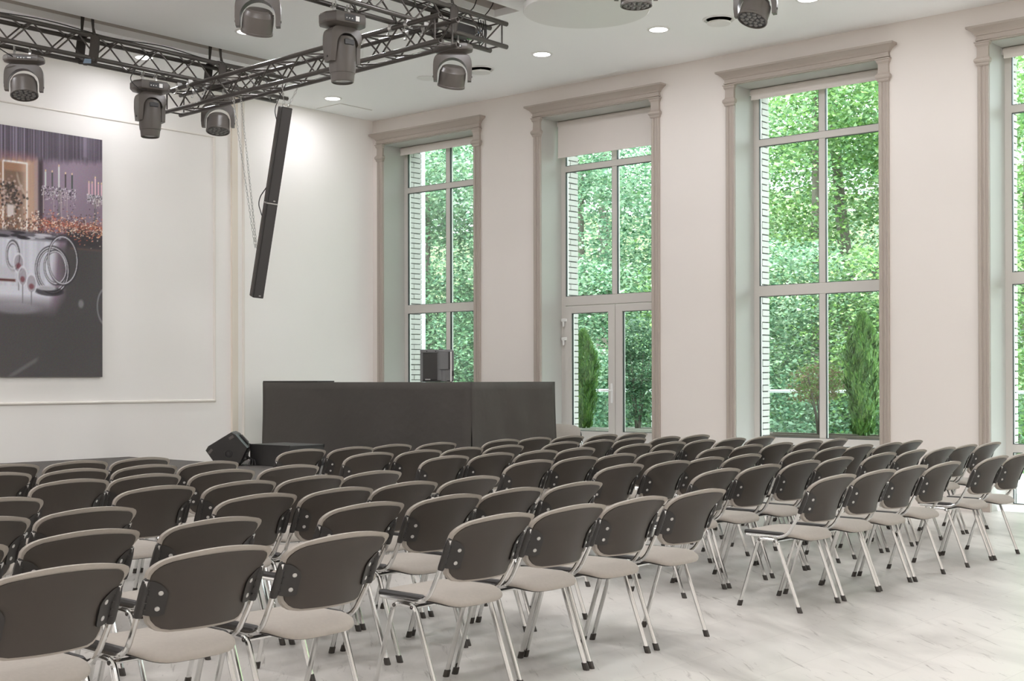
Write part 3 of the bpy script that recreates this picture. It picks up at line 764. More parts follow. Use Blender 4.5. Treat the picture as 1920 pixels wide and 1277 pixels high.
    # far tables and glitter
    blend(box(70, 400, 424, 436, 5)*0.8, C(176, 110, 92)); blend(sm(v, 430, 440)*box(118, 400, 400, 900, 3), C(74, 68, 72))
    for k in range(900):
        cx, cy = rg.uniform(55, 190), rg.normal(432, 11); c = [C(250, 190, 150), C(210, 112, 92), C(90, 66, 64), C(255, 236, 222), C(120, 84, 80)][k % 5]
        blend((1-sm(ell(cx, cy, 1.6, 1.1), 0.5, 1.1))*0.9, c)
    for k in range(500):
        cx, cy = rg.uniform(-100, 70), rg.normal(434, 12); c = [C(250, 226, 206), C(160, 104, 84), C(96, 74, 74), C(255, 246, 240)][k % 4]
        blend((1-sm(ell(cx, cy, 1.5, 2.0), 0.5, 1.1))*0.85, c)
    blend(box(126, 186, 470, 474, 2)*0.8, C(200, 120, 96))
    # laid table and its white cloth
    blend(sm(v, 446, 452)*(1-sm(u, 96-(v-450)*0.10, 108-(v-450)*0.10))*(1-sm(v, 560, 604)), C(226, 226, 236)); blend(box(-200, 118, 446, 461, 3)*0.7, C(70, 64, 72))
    for k in range(26):
        cx = rg.uniform(-90, 110); blend((1-sm(ell(cx, 452+rg.uniform(-4, 8), rg.uniform(8, 15), 2.6), 0.8, 1.1))*0.85, [C(210, 208, 216), C(56, 52, 58), C(130, 124, 132)][k % 3])
    for k in range(40):
        x = rg.uniform(-90, 95); blend(box(x-1.5, x+1.5, 462, 545, 2)*0.10, C(120, 118, 132))
    # dark room below
    dk = sm(v, 560, 600)+sm(u, 96, 122)*sm(v, 462, 474); blend(np.clip(dk, 0, 1), C(88, 84, 85))
    blend(sm(v, 600, 720)*0.5, C(98, 94, 93))
    # clear chairs and glasses
    for cx, cy, rx, ry in ((92, 513, 27, 38), (98, 508, 21, 30), (92, 513, 31, 42), (112, 494, 28, 44), (20, 492, 11, 24)):
        blend(ring(cx, cy, rx, ry, 2.2)*0.85, C(70, 66, 72)); blend(ring(cx-0.8, cy, rx*0.97, ry*0.97, 0.9)*0.85, C(232, 230, 238))
    blend((1-sm(ell(86, 552, 28, 9), 0.85, 1.05))*0.8, C(52, 48, 52)); blend((1-sm(ell(80, 546, 20, 5), 0.8, 1.1))*0.8, C(214, 212, 220))
    blend(box(-200, 24, 512, 534, 3)*0.8, C(206, 204, 212)); blend(box(-200, 24, 534, 538, 1.5), C(96, 52, 50))
    for x, y, s in ((30, 505, 9), (37, 528, 8), (53, 540, 9)):
        blend((1-sm(ell(x, y, s, 17), 0.8, 1.05))*0.55, C(150, 140, 148)); blend(ring(x, y, s, 17, 1.2)*0.8, C(236, 234, 242)); blend(box(x-0.8, x+0.8, y+14, y+48, 0.6), C(130, 126, 132)); blend((1-sm(ell(x, y+5, s*0.6, 6), 0.6, 1.1))*0.75, C(126, 66, 74))
    blend((1-sm(ell(26, 585, 46, 11), 0.7, 1.1))*0.35, C(190, 190, 198))
    blend((1-sm(np.abs((v-690)+(u-40)*0.62), 1.5, 6))*box(12, 64, 660, 707, 4)*0.5, C(150, 146, 148)); blend((1-sm(ell(146, 572, 6, 9), 0.6, 1.1))*0.6, C(170, 166, 172)); blend(ring(196, 575, 18, 34, 1.6)*0.6, C(170, 168, 176))
    im = np.clip(im+rg.normal(0, 3, im.shape), 0, 255)/255.0
    linc = np.where(im <= 0.04045, im/12.92, ((im+0.055)/1.055)**2.4)
    gx, gz = np.meshgrid(xs-(px0+px1)/2, (z1-z0)*(1-T))
    V = np.stack([gx, np.full_like(gx, -0.042), gz], -1).reshape(-1, 3)
    idx = np.arange(H*W).reshape(H, W)
    F = np.stack([idx[1:, :-1], idx[1:, 1:], idx[:-1, 1:], idx[:-1, :-1]], -1).reshape(-1, 4)
    me = bpy.data.meshes.new('printed_face'); me.from_pydata(V.tolist(), [], F.tolist())
    ca = me.color_attributes.new('print', 'FLOAT_COLOR', 'POINT')
    ca.data.foreach_set('color', np.concatenate([linc, np.ones((H, W, 1))], -1).reshape(-1).astype(np.float32))
    m = mat('banquet_print', (0.5, 0.5, 0.5, 1), 0.5, spec=0.3); at = m.node_tree.nodes.new('ShaderNodeAttribute'); at.attribute_name = 'print'
    m.node_tree.links.new(at.outputs['Color'], m.node_tree.nodes['Principled BSDF'].inputs['Base Color']); me.materials.append(m)
    link('printed_face', me, r)
    MB().box((-(px1-px0)/2, -0.0415, 0), ((px1-px0)/2, 0, z1-z0)).build('stretcher', M['grey_plastic'], r)
poster()
# ------------------------------------------------------------------ lighting truss
ROD = MB().lathe([(1, 0), (1, 1)], 8).mesh('rod', M['truss'], True, 50)
PIPE = MB().lathe([(0.62, 0.004), (0.80, 0.0), (1, 0.0), (1, 1), (0.80, 1), (0.62, 0.996)], 12).mesh('pipe', M['truss'], True, 50)
def truss(name, label, p0, p1, w=0.24, h=0.26, panel=0.52, cr=0.026, br=0.0095):
    """box truss; p0, p1 = centre line ends"""
    p0, p1 = Vector(p0), Vector(p1); L = (p1-p0).length; ang = math.atan2((p1-p0).y, (p1-p0).x)
    r = tag(empty(name, p0, ang), label, 'truss', 'black box trusses under the ceiling')
    for sy in (-1, 1):
        for sz in (-1, 1):
            link('chord', PIPE, r, m=rod_matrix((0, sy*w/2, sz*h/2), (L, sy*w/2, sz*h/2), cr))
    n = int((L-0.16)/panel*2); st = (L-0.16)/n
    for k in range(n):
        a, c = 0.08+k*st, 0.08+(k+1)*st; up = 1 if k % 2 else -1
        for sy in (-1, 1):
            link('brace', ROD, r, m=rod_matrix((a, sy*w/2, -up*h/2), (c, sy*w/2, up*h/2), br))
        for sz in (-1, 1):
            if k % 2 == (0 if sz > 0 else 1): link('brace', ROD, r, m=rod_matrix((a, -w/2, sz*h/2), (a, w/2, sz*h/2), br))
            else: link('brace', ROD, r, m=rod_matrix((a, -w/2, sz*h/2), (c, w/2, sz*h/2), br))
    for x in (0.08, L-0.08):
        for sy in (-1, 1): link('brace', ROD, r, m=rod_matrix((x, sy*w/2, -h/2), (x, sy*w/2, h/2), br))
        for sz in (-1, 1): link('brace', ROD, r, m=rod_matrix((x, -w/2, sz*h/2), (x, w/2, sz*h/2), br))
    return r
AY, AZ, CYY, CZ, BZ = 13.36, 5.24, 9.44, 5.215, 4.905
truss('box_truss', 'black box truss hanging nearest the stage wall above the print', (5.2, AY, AZ), (10.98, AY, AZ))
tb = truss('box_truss', 'black box truss slung across the other two, running towards the stage', (9.375, 8.84, BZ), (9.615, 13.82, BZ), h=0.25)
truss('box_truss', 'black box truss nearest the camera, cut by the top photo edge', (5.2, CYY, CZ), (10.80, CYY, CZ), h=0.25)

# steel couplers where the crossing truss is clamped under the other two
for yw, zz in ((CYY-0.12, 0.14), (CYY+0.12, 0.14), (AY-0.12, 0.14), (AY+0.12, 0.14)):
    for sy in (-1, 1):
        q = yw-8.84; b = MB(); b.lathe([(0.036, -0.022), (0.036, 0.022)], 12, axis='x', c=(q, sy*0.12, 0.125)); b.bbox((q-0.022, sy*0.12-0.03, 0.15), (q+0.022, sy*0.12+0.03, 0.19), 0.004)
        b.tube([(q, sy*0.12+0.03, 0.10), (q, sy*0.12+0.05, 0.05)], 0.006, 6); b.lathe([(0.014, -0.012), (0.014, 0.012)], 6, axis='x', c=(q, sy*0.12+0.05, 0.05)); b.build('coupler', M['steel'], tb, True, 40)
# slings that hold the trusses
def sling(x, y, z, label, top=HC+0.3, wide=0.12):
    r = tag(empty('sling', (x, y, z)), label, 'sling', 'black slings round the trusses')
    b = MB(); w, h, t_ = 0.155, 0.165, 0.008
    n = 18; L = []
    for xx, e in ((-wide/2, -0.006), (-wide/4, 0.004), (0.0, -0.003), (wide/4, 0.006), (wide/2, -0.004)):
        ring_ = []
        for k in range(n):
            a = 2*math.pi*k/n; c, s = math.cos(a), math.sin(a)
            ring_.append((xx+0.012*math.sin(3*a), (w+e)*math.copysign(abs(c)**0.35, c), (h+e)*math.copysign(abs(s)**0.35, s)))
        L.append(ring_)
    o = b.loft(L, cap=False).build('wrap', M['strap'], r, True, 60); o.modifiers.new('t', 'SOLIDIFY').thickness = 0.008
    for sy in (-1, 1):
        b = MB(); b.loft([[(dx*wq-0.01*sy, sy*yq+dy, zq) for dx, dy in ((-1, -0.006), (1, -0.006), (1, 0.006), (-1, 0.006))] for wq, yq, zq in ((0.018, 0.12, h), (0.012, 0.10, h+0.06), (0.035, 0.06, top-z))])
        b.build('strap', M['strap'], r, True, 30)
    return r
sling(8.16, AY, AZ, 'black sling wrapped round the far truss left of the barrel spotlight')
sling(9.93, AY, AZ, 'black sling holding the far truss near its right end')
sling(9.93, CYY, CZ, 'black sling holding the near truss close to its right end')
b = MB(); b.loft([[(8.02, AY-0.17, 5.075), (8.10, AY-0.17, 5.085), (8.10, AY-0.168, 5.035), (8.00, AY-0.168, 5.02)], [(8.02, AY-0.174, 5.075), (8.10, AY-0.174, 5.085), (8.10, AY-0.172, 5.035), (8.00, AY-0.172, 5.02)]])
tag(b.build('tape_strip', M['tape']), 'strip of blue tape dangling under the far truss beside its sling', 'tape')

# cables clipped along the trusses
def cable(pts, label, r=0.006, name='cable', mt='cable'):
    P = [Vector(p) for p in pts]; out = []
    for i in range(len(P)-1):
        a = P[max(0, i-1)]; b_, c = P[i], P[i+1]; d = P[min(len(P)-1, i+2)]
        for k in range(6):
            t_ = k/6; out.append(0.5*((2*b_)+(c-a)*t_+(2*a-5*b_+4*c-d)*t_*t_+(3*b_-a-3*c+d)*t_**3))
    out.append(P[-1])
    return tag(MB().tube(out, r, 6).build(name, M[mt], None, True), label, 'cable', 'loose cables on the rig')
cable([(5.6, AY-0.10, 5.41), (6.8, AY-0.07, 5.402), (7.6, AY-0.10, 5.43), (8.4, AY-0.08, 5.402), (9.1, AY-0.11, 5.43), (9.8, AY-0.08, 5.402), (10.8, AY-0.1, 5.41)], 'black cable lying along the top of the far truss')
cable([(8.70, AY-0.13, 5.08), (8.62, AY-0.16, 4.95), (8.72, AY-0.17, 4.86), (8.86, AY-0.12, 4.87)], 'black cable looping from the far truss to the barrel spotlight')
cable([(6.9, AY-0.12, 5.08), (7.05, AY-0.15, 4.99), (7.20, AY-0.10, 4.955)], 'black cable drooping to the wash light at the left photo edge')
cable([(7.6, CYY+0.12, 5.36), (8.4, CYY+0.08, 5.352), (9.2, CYY+0.1, 5.38), (10.2, CYY+0.06, 5.352), (10.6, CYY+0.1, 5.40), (10.85, CYY+0.14, 5.60), (10.95, CYY+0.2, 5.75)], 'black cable along the near truss rising into the ceiling slot')
cable([(10.2, CYY, 5.34), (10.45, CYY+0.05, 5.48), (10.6, CYY+0.1, 5.75)], 'short black cable climbing from the near truss end into the slot')

# control box and plugs in the near truss
r = tag(empty('dimmer_box', (10.20, CYY, 5.10)), 'black control box with small plugs strapped inside the near truss end', 'control box')
MB().bbox((-0.20, -0.09, 0.0), (0.12, 0.09, 0.12), 0.008).build('case', M['fixture_dark'], r)
MB().bbox((0.13, -0.05, 0.07), (0.21, 0.04, 0.13), 0.012).build('socket', M['fixture'], r)
MB().lathe([(0.022, 0), (0.026, 0.02), (0.02, 0.05), (0.008, 0.07)], 12, axis='x', c=(0.22, -0.02, 0.11)).build('plug', M['tape'], r, True)
MB().bbox((0.02, -0.10, -0.03), (0.07, -0.06, -0.005), 0.004).build('indicator', M['green'], r)
MB().lathe([(0.018, 0), (0.024, 0.02), (0.024, 0.05), (0.010, 0.07)], 12, axis='x', c=(0.15, 0.0, 0.285)).build('red_plug', M['red'], r, True)
for k in range(4):
    MB().tube(arc_path([(0.1+0.05*k, -0.02, 0.10), (0.20+0.04*k, -0.06+0.03*k, 0.0-0.02*k), (0.32+0.03*k, 0.0, 0.08), (0.30+0.04*k, 0.03, 0.26)], 0.08), 0.006, 6).build('lead', M['cable'], r, True)

# ------------------------------------------------------------------ moving heads
def clamps(r, xs, z0, z1):
    for x in xs:
        b = MB(); b.tube(arc_path([(x, -0.03, z0+0.03), (x, -0.03, z0-0.01), (x, 0.0, z0-0.03), (x, 0.03, z0-0.01), (x, 0.03, z0+0.03)], 0.02, 3), 0.008, 6)
        b.box((x-0.012, -0.012, z1), (x+0.012, 0.012, z0-0.02)); b.lathe([(0.013, 0), (0.013, 0.03)], 8, axis='y', c=(x, 0.03, z0-0.01))
        b.build('clamp', M['steel'], r, True, 40)
def yoke(r, hw, zt, zc, zb, ri, depth, taper=0.75):
    """U-shaped yoke hanging from zt; arms end at zb; the arch clears radius ri round zc"""
    n = 24; out = []; inn = []
    for k in range(n+1):
        a = math.pi*k/n; c, s = math.cos(a), math.sin(a)
        out.append((hw*math.copysign(abs(c)**0.45, c), zc+(zt-zc)*abs(s)**0.45)); inn.append((ri*c, zc+ri*1.02*s))
    out = [(hw*0.97, zb)]+out+[(-hw*0.97, zb)]; inn = [(ri, zb)]+inn+[(-ri, zb)]
    b = MB(); N = len(out); vs_ = []; fs = []
    for (x, z), (xi, zi) in zip(out, inn):
        q = depth*(1.0 if z > zc else taper)
        vs_ += [(x, -q*0.82, z), (x, q*0.82, z), (xi, q, zi), (xi, -q, zi)]
    for i in range(N-1):
        for k in range(4):
            fs.append((i*4+k, i*4+(k+1) % 4, (i+1)*4+(k+1) % 4, (i+1)*4+k))
    fs += [(0, 1, 2, 3), tuple((N-1)*4+k for k in (3, 2, 1, 0))]
    o = b.add(vs_, fs).build('yoke', M['fixture'], r, True, 35)
    for s in (-1, 1):
        MB().lathe([(0.012, 0), (0.012, s*0.006), (0.004, s*0.008)], 10, axis='x', c=(s*hw*0.985, 0, zb+0.05)).build('pivot_bolt', M['fixture_dark'], o)
    return o
def base(r, lx, ly, z0, z1):
    b = MB(); c = 0.35
    P = [(-lx, -ly*c), (-lx*0.72, -ly), (lx*0.72, -ly), (lx, -ly*c), (lx, ly*c), (lx*0.72, ly), (-lx*0.72, ly), (-lx, ly*c)]
    b.loft([[(x*s, y*s, z) for x, y in P] for s, z in ((0.62, z0), (0.96, z0+0.022), (1.0, z0+0.035), (1.0, z1-0.02), (0.94, z1))])
    o = b.build('base', M['fixture'], r, True, 30)
    MB().bbox((-lx*0.30, -ly-0.004, z0+0.035), (lx*0.45, -ly+0.02, z1-0.022), 0.003).build('display', M['fixture_dark'], o)
    MB().bbox((lx*0.22, -ly-0.006, z0+0.042), (lx*0.40, -ly, z1-0.03), 0.002).build('label_plate', M['white_plastic'], o)
    for k in range(3): MB().lathe([(0.006, 0), (0.006, -0.004), (0.001, -0.004)], 8, axis='y', c=(-lx*0.22+0.03*k, -ly-0.004, (z0+z1)/2)).build('button', M['white_plastic'], o)
    return o
def wash(x, y, z, rz, tilt, label, drop=0.0):
    r = tag(empty('wash_light', (x, y, z), rz), label, 'stage light', 'moving-head stage lights')
    clamps(r, (-0.10, 0.06), 0.0, -0.085)
    if drop:
        for xx in (-0.10, 0.06): MB().tube([(xx, 0, 0.02), (xx, 0, drop)], 0.017, 10).build('drop_pole', M['truss'], r, True)
    base(r, 0.215, 0.125, -0.165, -0.08)
    yoke(r, 0.205, -0.165, -0.385, -0.46, 0.160, 0.058)
    h = empty('head', (0, 0, -0.40), parent=r); h.rotation_euler = (tilt[0], tilt[1], 0)
    # head: axis -z
    b = MB(); b.lathe([(0.05, 0.105), (0.098, 0.10), (0.118, 0.085), (0.130, 0.055), (0.138, 0.045), (0.141, 0.0), (0.141, -0.095), (0.146, -0.10), (0.146, -0.118), (0.134, -0.120), (0.132, -0.108), (0.01, -0.108)], 32)
    b.build('head_shell', M['fixture'], h, True, 30)
    b = MB()
    for k in range(10):
        a = math.pi*0.15+k*math.pi*0.07; b.bbox((-0.006, 0.118, 0.03), (0.006, 0.140, 0.062), 0.002); 
        b.xform(Matrix.Rotation(a-math.pi/2, 4, 'Z'), len(b.v)-16)
    b.build('cooling_fins', M['fixture_dark'], h)
    b = MB(); pts = [(0, 0)]+[(0.052*math.cos(k*math.pi/3), 0.052*math.sin(k*math.pi/3)) for k in range(6)]+[(0.101*math.cos(k*math.pi/6+0.26), 0.101*math.sin(k*math.pi/6+0.26)) for k in range(12)]
    b.lathe([(0.131, -0.109), (0.01, -0.1095)], 24)
    b.build('lens_plate', M['fixture_dark'], h)
    b = MB()
    for px_, py_ in pts: b.lathe([(0.0225, -0.110), (0.0225, -0.114), (0.012, -0.121), (0.002, -0.122)], 10, c=(px_, py_, 0))
    o = b.build('lens_array', M['lens'], h, True, 60)
    return r
def spot(x, y, z, rz, label):
    r = tag(empty('spot_light', (x, y, z), rz), label, 'stage light', 'moving-head stage lights')
    clamps(r, (-0.09, 0.07), 0.0, -0.10)
    base(r, 0.225, 0.165, -0.215, -0.095)
    # broad yoke round the barrel
    yoke(r, 0.168, -0.215, -0.40, -0.555, 0.116, 0.105, 0.66)
    h = empty('head', (0, 0, -0.40), parent=r)
    b = MB(); b.lathe([(0.02, 0.110), (0.06, 0.105), (0.090, 0.088), (0.104, 0.055), (0.109, 0.0), (0.111, -0.10), (0.110, -0.20), (0.104, -0.255), (0.100, -0.258), (0.092, -0.335), (0.086, -0.340), (0.084, -0.325), (0.01, -0.325)], 32)
    b.xform(Matrix.Diagonal((1.15, 1.25, 1, 1))); b.build('barrel', M['fixture'], h, True, 30)
    MB().bbox((-0.05, -0.142, 0.0), (0.05, -0.120, 0.055), 0.006).build('vent_panel', M['fixture_dark'], h)
    b = MB(); b.lathe([(0.102, -0.326), (0.02, -0.324)], 24); b.build('front_lens', M['lens'], h)
    return r
ZA = AZ-0.155; ZC = CZ-0.150
wash(7.385, AY, ZA, math.radians(-36), (math.radians(-15), math.radians(-4)), 'wash light with a round lens face at the left photo edge')
spot(8.99, AY, ZA, math.radians(-14), 'barrel-shaped moving spotlight on the far truss right of the print')
wash(9.975, AY, ZA-0.02, math.radians(-46), (math.radians(-13), 0), 'wash light with lens face seen behind the crossing truss')
spot(8.51, CYY, ZC, math.radians(-12), 'barrel-shaped moving spotlight under the near truss, largest of the lights')
wash(10.06, CYY, ZC, math.radians(-46), (math.radians(24), math.radians(8)), 'wash light tipped away under the near truss beside the round vent')
wash(7.49, CYY, ZC+0.05, math.radians(-44), (math.radians(26), math.radians(10)), 'wash light at the top photo edge left, seen from behind')
wash(10.97, 6.33, 5.38, math.radians(-70), (math.radians(-18), math.radians(14)), 'wash light at the top photo edge above the large window', drop=HC-5.38)
_p = at_z(1193, 12, 4.86)
wash(_p.x, _p.y, 5.38, math.radians(-50), (math.radians(0), math.radians(0)), 'dark lamp rim peeking into view below the round ceiling disc', drop=HC-5.38)

# ------------------------------------------------------------------ hanging column loudspeaker
def chain(p0, p1, label, n=None):
    p0, p1 = Vector(p0), Vector(p1); L = (p1-p0).length; pitch = 0.038; n = max(2, int(L/pitch)); b = MB(); d = (p1-p0).normalized()
    q = d.to_track_quat('Z', 'Y').to_matrix().to_4x4()
    for k in range(n):
        c = p0+d*((k+0.5)*L/n); s = len(b.v); pts = []
        for i in range(9):
            a = 2*math.pi*i/8; pts.append((0.011*math.cos(a), 0, 0.024*math.sin(a)))
        b.tube(pts, 0.0032, 5, cap=False); b.xform(Matrix.Translation(c) @ q @ Matrix.Rotation(math.pi/2*(k % 2)+0.4, 4, 'Z'), s)
    return tag(b.build('chain', M['steel'], None, True, 60), label, 'chain', 'steel chains on the column speaker')
def column():
    top = Vector((9.50, 11.485, 4.53)); bot = Vector((9.50, 12.01, 2.405)); d = (bot-top); L = d.length
    r = tag(empty('column_speaker', top), 'long slim black column loudspeaker hanging tilted beside the stage wall', 'speaker')
    # local frame: z along the column (downwards -> -z), front faces the room
    ang = math.atan2(d.y, -d.z); r.rotation_euler = (ang, 0, 0)
    Rz = Matrix.Rotation(math.radians(-22), 4, 'Z')
    half = L/2
    for k in range(2):
        z1 = -k*half-0.004; z0 = -(k+1)*half+0.004
        b = MB(); b.bbox((-0.062, -0.060, z0), (0.062, 0.080, z1), 0.006); b.xform(Rz); c = b.build('cabinet', M['black_plastic'], r)
        b = MB(); b.bbox((-0.050, -0.066, z0+0.01), (0.056, -0.060, z1-0.01), 0.002); b.xform(Rz); b.build('grille', M['grille'], c)
        for yy in (-0.02, 0.01, 0.035):
            b = MB(); b.bbox((-0.066, yy, z0+0.01), (-0.062, yy+0.012, z1-0.01), 0.001); b.xform(Rz); b.build('side_rib', M['fixture'], c)
        b = MB(); b.bbox((0.005, -0.068, z0+0.022), (0.028, -0.066, z0+0.034), 0.0005); b.xform(Rz); b.build('badge', M['screw'], c)
    b = MB(); b.bbox((-0.064, -0.065, -half-0.008), (0.064, 0.082, -half+0.008), 0.002); b.xform(Rz); b.build('coupling', M['steel'], r)
    for x in (-0.035, 0.04):
        b = MB(); pts = [(x+0.014*math.cos(a*math.pi/6), 0.0, 0.014+0.014*math.sin(a*math.pi/6)) for a in range(13)]; b.tube(pts, 0.004, 6, cap=False); b.build('eye_bolt', M['steel'], r, True)
    b = MB(); b.tube(arc_path([(-0.04, 0.07, -half+0.17), (-0.04, 0.16, -half+0.05), (-0.04, 0.17, -half-0.04), (-0.04, 0.075, -half-0.16)], 0.08), 0.006, 6); b.build('link_cable', M['cable'], r, True)
    b = MB(); b.tube(arc_path([(-0.045, 0.06, -0.17), (-0.05, 0.13, -0.06), (-0.03, 0.10, 0.10), (-0.03, 0.02, 0.25)], 0.08), 0.005, 6); b.build('feed_cable', M['cable'], r, True)
    chain((9.47, 11.475, 4.555), (9.42, 11.45, 4.76), 'short chain holding the left eye of the column speaker')
    chain((9.54, 11.475, 4.555), (9.62, 11.42, 4.76), 'short chain holding the right eye of the column speaker')
    chain((9.49, 12.02, 2.98), (9.44, 12.36, 4.76), 'left of two long chains running down to the column speaker foot')
    chain((9.51, 12.02, 2.98), (9.52, 12.32, 4.76), 'right of two long chains running down to the column speaker foot')
column()

# ------------------------------------------------------------------ ceiling fittings
def lamp_light(x, y, parent):
    l = bpy.data.lights.new('lamp_light', 'AREA'); l.shape = 'DISK'; l.size = 0.19; l.energy = LAMP_W; l.color = LAMP_COL
    o = bpy.data.objects.new('lamp_light', l); COL.objects.link(o); o.parent = parent
    o.location = (x, y, -0.016) if parent.type == 'EMPTY' else (x, y, HC-0.016); return o
RING_ME = MB().lathe([(0.135, 0), (0.135, -0.006), (0.122, -0.012), (0.106, -0.010), (0.106, 0.0)], 28, cap=False).mesh('lamp_ring', M['white_plastic'], True, 40)
GLOW_ME = MB().lathe([(0.106, -0.004), (0.106, -0.009), (0.01, -0.009)], 28).mesh('lamp_face', M['lamp'])
OFF_ME = MB().lathe([(0.106, -0.004), (0.106, -0.009), (0.01, -0.009)], 28).mesh('lamp_face', M['white_plastic'])
seen = {(12.66, 14.254): 'lit round ceiling downlight by the hatch near the corner', (12.66, 10.344): 'lit round ceiling downlight right of the tipped wash light',
        (12.66, 8.588): 'lit round ceiling downlight below the round ceiling disc', (12.70, 6.69): 'lit round ceiling downlight cut by the top edge above the large window',
        (9.575, 12.285): 'lit round ceiling downlight under the topmost left wash light', (9.486, 14.23): 'lit round ceiling downlight seen through the far truss'}
def downlight(x, y, label, on=True):
    r = tag(empty('ceiling_downlight', (x, y, HC)), label, 'ceiling light', 'round ceiling downlights')
    link('lamp_ring', RING_ME, r); link('lamp_face', GLOW_ME if on else OFF_ME, r)
    if on: lamp_light(0, 0, r)
for (x, y), lb in seen.items(): downlight(x, y, lb)
downlight(12.642, 12.339, 'unlit round ceiling downlight left of the tipped wash light', False)
for x in (-2.9, 0.2, 3.3, 6.4, 9.5, 12.68):
    for y in (14.23, 12.3, 10.4, 8.55, 6.7, 4.8, 2.9, 1.0, -0.9, -2.8):
        if any(abs(x-a) < 0.5 and abs(y-c) < 0.5 for a, c in list(seen)+[(12.642, 12.339)]): continue
        if x == 6.4 and y in (14.23,): pass
        link('lamp_ring', RING_ME, ceiling, (x, y, HC)); link('lamp_face', GLOW_ME, ceiling, (x, y, HC)); lamp_light(x, y, ceiling)
def vent(x, y, label):
    r = tag(empty('ceiling_vent', (x, y, HC)), label, 'vent', 'round ceiling vents')
    MB().lathe([(0.185, 0), (0.185, -0.008), (0.170, -0.016), (0.150, -0.010), (0.140, 0.0)], 32, cap=False).build('outer_ring', M['white_plastic'], r, True, 40)
    MB().lathe([(0.142, -0.002), (0.01, -0.002)], 28).build('duct', M['fixture'], r)
    MB().lathe([(0.132, -0.038), (0.136, -0.046), (0.128, -0.056), (0.02, -0.062)], 32).build('disc', M['white_plastic'], r, True, 40)
    MB().lathe([(0.012, -0.002), (0.012, -0.04)], 10).build('stem', M['steel'], r)
vent(12.738, 11.448, 'round white ceiling vent beside the tipped wash light'); vent(12.76, 7.835, 'round white ceiling vent right of the round disc')
# white disc under the ceiling
dc, uc = 13.93, 1101.0
cx = _f.x*dc+_r.x*(uc-960)/FPX*dc; cy = _f.y*dc+_r.y*(uc-960)/FPX*dc
r = tag(empty('ceiling_disc', (cx, cy, 5.38)), 'large round white disc panel hanging just below the ceiling', 'ceiling panel')
MB().lathe([(0.02, 0), (0.668, 0.0), (0.674, 0.006), (0.674, 0.064), (0.668, 0.07), (0.02, 0.07)], 64).build('panel', M['white_plastic'], r, True, 40)
for k in range(3):
    a = k*2.094+0.3; MB().tube([(0.45*math.cos(a), 0.45*math.sin(a), 0.07), (0.45*math.cos(a), 0.45*math.sin(a), HC-5.38)], 0.006, 8).build('hanger', M['steel'], r)
# ------------------------------------------------------------------ outside: terrace, planters, trees
TZ = 0.15
struct(MB().box((OX-0.01, -12, -0.3), (18.2, 40, TZ)).build('ground_terrace', M['terrace']))
b = MB(); n = 24; vs_ = []; fs = []
for i in range(n+1):
    for j in range(n+1):
        x = 18.2+i*1.6; y = -14+j*2.9
        z = -1.6+0.33*max(0, x-20.5)+0.4*math.sin(0.5*y+0.3*x)
        vs_.append((x, y, z))
for i in range(n):
    for j in range(n):
        a = i*(n+1)+j; fs.append((a, a+n+1, a+n+2, a+1))
struct(b.add(vs_, fs).build('ground_hillside', M['soil'], None, True, 180))
# railing: white handrail on posts over glass
def railing():
    r = tag(empty('terrace_railing', (17.5, 14, TZ)), 'glass terrace railing with a white handrail outside the windows', 'railing')
    MB().tube([(0, -12, 1.125), (0, 14, 1.125)], 0.024, 10).build('handrail', M['rail'], r, True)
    for k in range(14):
        y = -12+k*2.0
        MB().bbox((-0.02, y-0.02, 0), (0.02, y+0.02, 1.11), 0.003).build('post', M['rail'], r)
        if k < 13: MB().box((-0.006, y+0.06, 0.08), (0.006, y+1.94, 1.04)).build('pane', M['glass'], r)
railing()
# down pipe outside the corner window
r = tag(empty('drainpipe', (15.20, 15.05, TZ)), 'white drainpipe beside the brick outside the corner window', 'pipe')
MB().tube([(0, 0, 0), (0, 0, 5.3)], 0.125, 16).build('pipe', M['rail'], r, True)
for k in range(9): MB().lathe([(0.126, 0), (0.133, 0.008), (0.133, 0.03), (0.126, 0.038)], 18, c=(0, 0, 0.5+k*0.6)).build('collar', M['rail'], r, True)

LEAF, DENS = 0.62, 2.3
def leaf_mesh(name, mt, centers, a_len, w_len, up=0.75, fold=0.25, jitter=0.35, flat=None):
    """one folded diamond leaf per centre"""
    n = len(centers); c = np.asarray(centers)
    th = RNG.uniform(0, 2*np.pi, n)
    a_len, w_len = a_len*LEAF, w_len*LEAF
    nrm = np.stack([RNG.normal(0, jitter, n), RNG.normal(0, jitter, n), np.full(n, up)], 1)+RNG.normal(0, 0.25, (n, 3)); nrm /= np.linalg.norm(nrm, axis=1)[:, None]
    a = np.stack([np.cos(th), np.sin(th), RNG.uniform(-0.5, 0.1, n)], 1); a -= nrm*(a*nrm).sum(1)[:, None]; a /= np.linalg.norm(a, axis=1)[:, None]
    s = np.cross(nrm, a); k = RNG.uniform(0.7, 1.25, n)[:, None]
    l, w = a_len*k, w_len*k
    p0 = c-a*l*0.5; p2 = c+a*l*0.5; p1 = c+s*w*0.5-a*l*0.08-nrm*w*fold; p3 = c-s*w*0.5-a*l*0.08-nrm*w*fold
    V = np.stack([p0, p1, p2, p3], 1).reshape(-1, 3)
    idx = np.arange(n)*4
    F = np.stack([idx, idx+1, idx+2, idx, idx+2, idx+3], 1).reshape(-1, 3)
    me = bpy.data.meshes.new(name); me.vertices.add(len(V)); me.vertices.foreach_set('co', V.astype(np.float32).ravel())
    me.loops.add(F.size); me.loops.foreach_set('vertex_index', F.ravel().astype(np.int32))
    me.polygons.add(len(F)); me.polygons.foreach_set('loop_start', (np.arange(len(F))*3).astype(np.int32)); me.polygons.foreach_set('loop_total', np.full(len(F), 3, np.int32))
    me.update(calc_edges=True); me.materials.append(mt); return me

